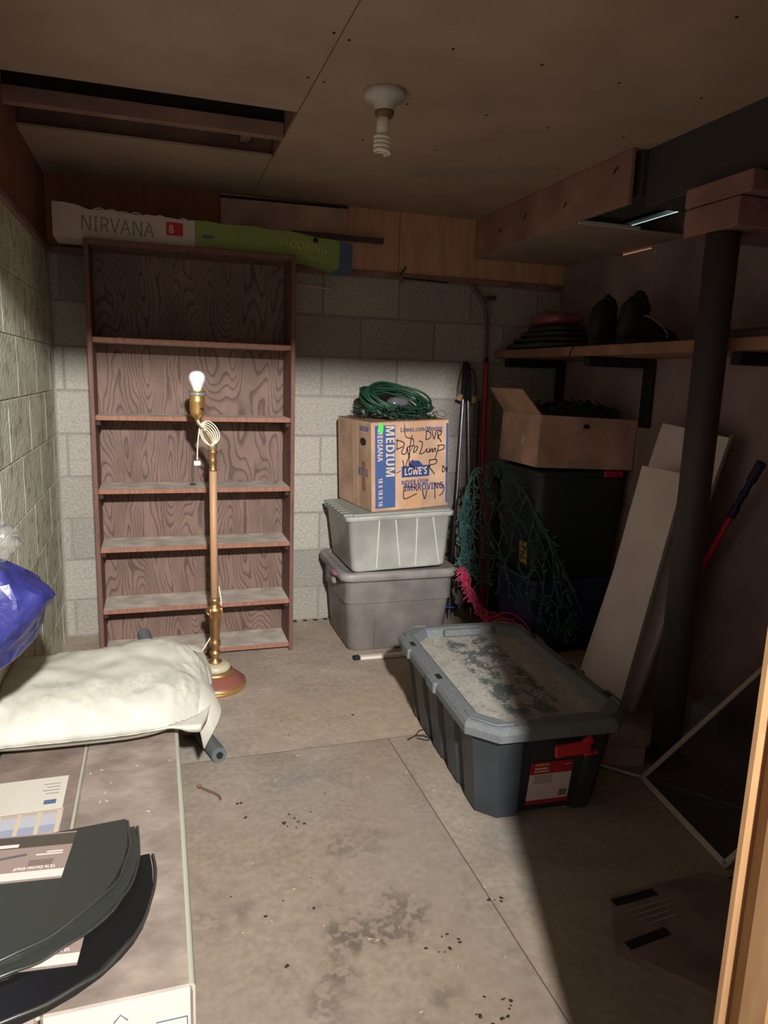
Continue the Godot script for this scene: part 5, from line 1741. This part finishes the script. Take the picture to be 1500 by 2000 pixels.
func screen_and_floor() -> void:
	# window screen leaning over to the right wall
	var a := Vector3(1.572, 0.004, -1.484)
	var b := Vector3(1.638, 0.004, -1.971)
	var t := thing("window_screen", "dark window screen in a thin white frame leaning at an angle near the doorway", "screen", a)
	var al := b - a
	var up := Vector3(0.64, 0.62, 0.10)
	var th := 0.011
	var fw := 0.020
	var n := al.cross(up).normalized()
	var q := [Vector3.ZERO, al, al + up, up]
	for k in 4:
		var p0: Vector3 = q[k]
		var p1: Vector3 = q[(k + 1) % 4]
		var y := (p1 - p0).normalized()
		var inward := n.cross(y).normalized()
		var mid: Vector3 = (q[0] + q[2]) * 0.5
		if inward.dot(mid - p0) < 0:
			inward = -inward
		var st := begin()
		add_box(st, Vector3(fw, (p1 - p0).length(), th), 0.0015, Transform3D(Basis(inward, y, inward.cross(y)), (p0 + p1) * 0.5 + inward * fw * 0.5))
		part("frame_bar", finish(st), M.frame, t)
	var ms := begin()
	quad(ms, q[0], q[3], q[2], q[1])
	part("mesh_panel", finish(ms), M.screen, t)
	# white strip on the floor that runs behind the screen
	var s := part("floor_strip", tube([Vector3(1.53, 0.008, -2.10), Vector3(1.75, 0.008, -1.85), Vector3(1.90, 0.008, -1.66)], 0.007, 4), M.frame, self)
	s.name = "white_strip"
	tag(s, "thin white strip lying on the floor from the dark block to behind the screen", "strip")
	# dark block at the boards' feet
	var d := thing("wood_offcut", "dark flat timber offcut on the floor at the foot of the white boards", "timber", Vector3(1.60, 0.0, -2.20))
	part("block", extrude([Vector2(-0.10, 0.10), Vector2(0.105, 0.165), Vector2(0.165, 0.09), Vector2(0.165, -0.14), Vector2(-0.07, -0.14)], 0.001, 0.075), M.hardboard3, d)
	var g := thing("grey_box", "small pale grey box on the floor by the right wall behind the screen", "box", Vector3(2.14, 0.0, -2.20))
	part("body", box(Vector3(0.15, 0.13, 0.12), 0.004), M.greybox, g, Vector3(0.02, 0.066, 0.0), Vector3(0, 0.4, 0))
	part("flap", box(Vector3(0.15, 0.004, 0.06), 0.001), M.greybox, g, Vector3(0.02, 0.134, 0.02), Vector3(0.15, 0.4, 0))
	# flattened cartons in the dark foreground
	var f := thing("flat_carton", "flattened brown carton with dark printed bars on the shadowed floor by the doorway", "carton", Vector3(1.35, 0.0, -1.27))
	part("sheet", extrude([Vector2(-0.285, -0.03), Vector2(-0.19, -0.19), Vector2(0.15, -0.20), Vector2(0.35, -0.02), Vector2(0.22, 0.32), Vector2(-0.08, 0.24)], 0.001, 0.022), M.flat_dark, f)
	part("printed_bar", box(Vector3(0.14, 0.001, 0.026), 0), M.black, f, Vector3(-0.13, 0.0228, -0.165), Vector3(0, 0.05, 0))
	part("printed_bar", box(Vector3(0.135, 0.001, 0.026), 0), M.black, f, Vector3(-0.19, 0.0228, -0.03), Vector3(0, 0.12, 0))
	for k in 4:
		part("printed_line", box(Vector3(0.16 - 0.02 * k, 0.001, 0.004), 0), M.hardboard2, f, Vector3(-0.11, 0.0228, -0.13 + k * 0.018), Vector3(0, 0.08, 0))
	var dk := thing("black_tool", "small black hand tool on the floor below the screen's corner", "tool", Vector3(1.53, 0.0, -1.43))
	part("handle", tube([Vector3(0, 0.012, 0), Vector3(0.09, 0.014, 0.01), Vector3(0.16, 0.012, 0.04)], 0.011, 8), M.black, dk)
	part("jaw", tube([Vector3(0, 0.012, 0), Vector3(-0.05, 0.01, 0.012)], 0.009, 6, 0.003), M.track, dk)

func top_carton() -> void:
	# long flooring carton lying on the bookcase, drooping at the right
	var t := thing("flooring_carton", "long white and green flooring carton lying on top of the bookcase", "carton", Vector3(0.19, 1.946, -3.60))
	var xs := [-0.585, -0.30, 0.0, 0.002, 0.30, 0.47, 0.60, 0.672, 0.674, 0.735]
	var seg := [[-0.585, 0.002, M.nir_white], [0.002, 0.672, M.nir_green], [0.672, 0.735, M.nir_blue]]
	var names := ["white_body", "green_body", "blue_end"]
	for k in 3:
		var st := begin()
		var x0: float = seg[k][0]
		var x1: float = seg[k][1]
		var rings := []
		var n := 12
		for i in n + 1:
			var x := lerpf(x0, x1, float(i) / n)
			var low := -0.050 * pow(clampf((x - 0.462) / 0.26, 0, 1), 1.2) + 0.001
			var top := 0.126 - 0.020 * clampf((x + 0.585) / 1.3, 0, 1) - 0.028 * pow(clampf((x - 0.30) / 0.42, 0, 1), 1.6) + 0.0035 * sin(x * 31.0)
			if x < -0.47:
				top += 0.014
			var zz := 0.095
			rings.append([Vector3(x, low, zz), Vector3(x, low, -zz), Vector3(x, top, -zz), Vector3(x, top, zz)])
		for i in n:
			for m in 4:
				quad(st, rings[i][m], rings[i][(m + 1) % 4], rings[i + 1][(m + 1) % 4], rings[i + 1][m])
		var ra: Array = rings[0]
		var rz: Array = rings[n]
		quad(st, ra[0], ra[3], ra[2], ra[1])
		quad(st, rz[0], rz[1], rz[2], rz[3])
		part(names[k], finish(st), seg[k][2], t)
	var zf := 0.0962
	write("printed_text", "NIRVANA", 0.30, 0.062, M.nir_text, t, Vector3(-0.325, 0.062, zf), Vector3(0, 0, -0.03), false)
	part("printed_square", box(Vector3(0.072, 0.056, 0.001), 0), M.nir_red, t, Vector3(-0.085, 0.072, zf), Vector3(0, 0, -0.02))
	write("printed_text", "8", 0.020, 0.034, M.nir_white, t, Vector3(-0.100, 0.070, zf + 0.0008))
	write("printed_text", "FLOORING", 0.22, 0.038, M.nir_pale, t, Vector3(0.50, 0.050, zf), Vector3(0, 0, -0.10), false)
	part("printed_bar", box(Vector3(0.05, 0.012, 0.001), 0), M.nir_blue, t, Vector3(0.06, 0.052, zf))
	part("hand_hole", lathe([Vector2(0, 0), Vector2(0.012, 0), Vector2(0.012, 0.001), Vector2(0, 0.001)], 12), M.black, t, Vector3(0.555, 0.078, zf), Vector3(PI / 2, 0, 0))
	var torn := begin()
	for k in 8:
		var x := -0.42 + 0.05 * k
		add_tube(torn, smooth_path([Vector3(x, 0.124 - 0.002 * k, 0.094), Vector3(x + 0.025, 0.132 - 0.002 * k + 0.004 * sin(k * 3.0), 0.092), Vector3(x + 0.05, 0.122 - 0.002 * k, 0.094)], 3), 0.003, 5)
	part("torn_edge", finish(torn), M.nir_white, t)
	# film sagging under it at the right
	# scraps on the rim board
	var s := thing("board_scrap", "pale board scrap nailed to the rim board under the ceiling", "board", Vector3(0.672, 2.19, BACK + 0.012), Vector3(0, 0, 0.0))
	part("board", box(Vector3(0.66, 0.14, 0.018), 0.002), M.scrap, s, Vector3(0, 0.004, 0), Vector3(0, 0, 0.012))
	part("top_gap", box(Vector3(0.66, 0.010, 0.030), 0.002), M.cavity, s, Vector3(0, 0.080, 0), Vector3(0, 0, 0.012))
	var k1 := thing("pale_board", "pale board edge showing below the drooping end of the flooring carton", "board", Vector3(0.83, 1.966, BACK + 0.020))
	part("board", box(Vector3(0.40, 0.05, 0.03), 0.002), M.scrap, k1, Vector3(0, 0.026, 0.02))
	var m := thing("metal_track", "grey metal track strip sticking out behind the flooring carton", "strip", Vector3(0.95, 2.105, BACK + 0.015))
	part("web", box(Vector3(0.50, 0.026, 0.008), 0.001), M.track, m, Vector3(0, 0.013, 0.012))
	part("lip", box(Vector3(0.50, 0.005, 0.018), 0.001), M.track, m, Vector3(0, 0.026, 0.016))
	var w := thing("wood_lath", "thin pale lath poking out beside the bookcase below the sill", "strip", Vector3(0.80, 1.857, BACK + 0.03))
	part("lath", box(Vector3(0.24, 0.010, 0.012), 0.001), M.scrap, w, Vector3(0, 0.004, 0), Vector3(0, 0, -0.09))
	var h := thing("sill_hook", "small dark hook screwed into the sill plate above the block wall", "hook", Vector3(1.31, 1.95, BACK + 0.02))
	part("plate", box(Vector3(0.022, 0.05, 0.008), 0.002), M.sill, h, Vector3(0, -0.012, 0.002))
	part("hook", tube(smooth_path([Vector3(-0.008, 0.0, 0.006), Vector3(0.0, 0.02, 0.02), Vector3(0.014, 0.035, 0.02), Vector3(0.02, 0.05, 0.012)], 4), 0.004, 6), M.strap, h)
	var rd := thing("thin_rod", "thin dark rod resting along the sill plate of the back wall", "rod", Vector3(1.44, 1.932, BACK + 0.024))
	part("rod", tube([Vector3(-0.12, 0.008, 0), Vector3(0.14, 0.0, 0.002)], 0.004, 6), M.strap, rd)

func small_things() -> void:
	var n := thing("bent_nail", "long rusty bent nail lying on the floor beside the carton", "nail", Vector3(0.114, 0.0, -2.304))
	part("shank", tube([Vector3(0, 0.006, 0), Vector3(0.05, 0.005, 0.055), Vector3(0.060, 0.004, 0.070), Vector3(0.062, 0.004, 0.092)], 0.004, 6), M.rust, n)
	part("head", lathe([Vector2(0, -0.0015), Vector2(0.008, -0.0015), Vector2(0.008, 0.0015), Vector2(0, 0.0015)], 10), M.rust, n, Vector3(-0.001, 0.008, 0), Vector3(PI / 2, 0, 0))
	var w := thing("twig", "dark forked twig on the floor at the foot of the black tote", "twig", Vector3(0.955, 0.0, -2.46))
	var st := begin()
	add_tube(st, [Vector3(-0.04, 0.004, 0.02), Vector3(0.0, 0.006, 0.0), Vector3(0.03, 0.008, 0.01), Vector3(0.062, 0.004, 0.05)], 0.0028, 5)
	add_tube(st, [Vector3(0.0, 0.006, 0.0), Vector3(0.025, 0.012, -0.025), Vector3(0.055, 0.014, -0.03)], 0.0022, 5)
	add_tube(st, [Vector3(0.0, 0.006, 0.02), Vector3(0.03, 0.006, 0.045), Vector3(0.065, 0.006, 0.04)], 0.0022, 5)
	add_tube(st, [Vector3(0.055, 0.014, -0.03), Vector3(0.075, 0.01, 0.01), Vector3(0.066, 0.006, 0.042)], 0.0018, 5)
	part("stem", finish(st), M.twig, w)
	var p := thing("floor_batten", "white painted batten lying on the floor in front of the grey tub", "batten", Vector3(1.09, 0.0, -3.275))
	part("batten", box(Vector3(0.27, 0.016, 0.030), 0.002), M.white_wood, p, Vector3(0, 0.009, 0), Vector3(0, -0.03, 0))
	part("end_cap", box(Vector3(0.034, 0.020, 0.028), 0.004), M.black, p, Vector3(-0.155, 0.011, -0.002))
	# dark droppings and pale chips scattered on the concrete
	var ds := begin()
	for c in [[0.86, -1.555, 4, 0.022], [0.40, -2.05, 9, 0.05], [0.66, -1.45, 8, 0.05], [0.70, -1.23, 14, 0.05], [0.30, -2.12, 3, 0.1], [0.62, -2.62, 3, 0.2], [0.20, -1.3, 2, 0.1], [0.5, -1.8, 8, 0.4], [0.80, -3.905, 24, 0.012], [0.86, -3.905, 24, 0.012], [0.92, -3.905, 20, 0.012], [0.74, -3.905, 20, 0.012]]:
		for k in c[2]:
			var a := rng.randf() * TAU
			var r: float = c[3] * sqrt(rng.randf())
			var s := rng.randf_range(0.002, 0.0055)
			var x: float = c[0] + cos(a) * r
			var z: float = c[1] + sin(a) * r
			add_box(ds, Vector3(s * 2.2, s * 0.8, s * 1.4), s * 0.3, Transform3D(Basis(Vector3.UP, rng.randf() * TAU), Vector3(x, s * 0.4 + 0.0005, z)))
	var o := part("floor_crumbs", finish(ds), M.dropping, self)
	tag(o, "dark crumbs and specks scattered over the concrete floor", "debris")
	o.set_meta("kind", "stuff")
	var cs := begin()
	for k in 26:
		var x := rng.randf_range(0.1, 0.95)
		var z := rng.randf_range(-2.9, -1.1)
		add_box(cs, Vector3(rng.randf_range(0.003, 0.010), 0.0012, 0.0016), 0, Transform3D(Basis(Vector3.UP, rng.randf() * TAU), Vector3(x, 0.0012, z)))
	for k in 9:
		add_box(cs, Vector3(rng.randf_range(0.004, 0.012), 0.0015, 0.002), 0, Transform3D(Basis(Vector3.UP, rng.randf() * TAU), Vector3(rng.randf_range(-0.2, 0.03), 0.2705, rng.randf_range(-2.1, -1.7))))
	var o2 := part("wood_chips", finish(cs), M.chip, self)
	tag(o2, "pale wood chips and straw bits scattered over the floor", "debris")
	o2.set_meta("kind", "stuff")
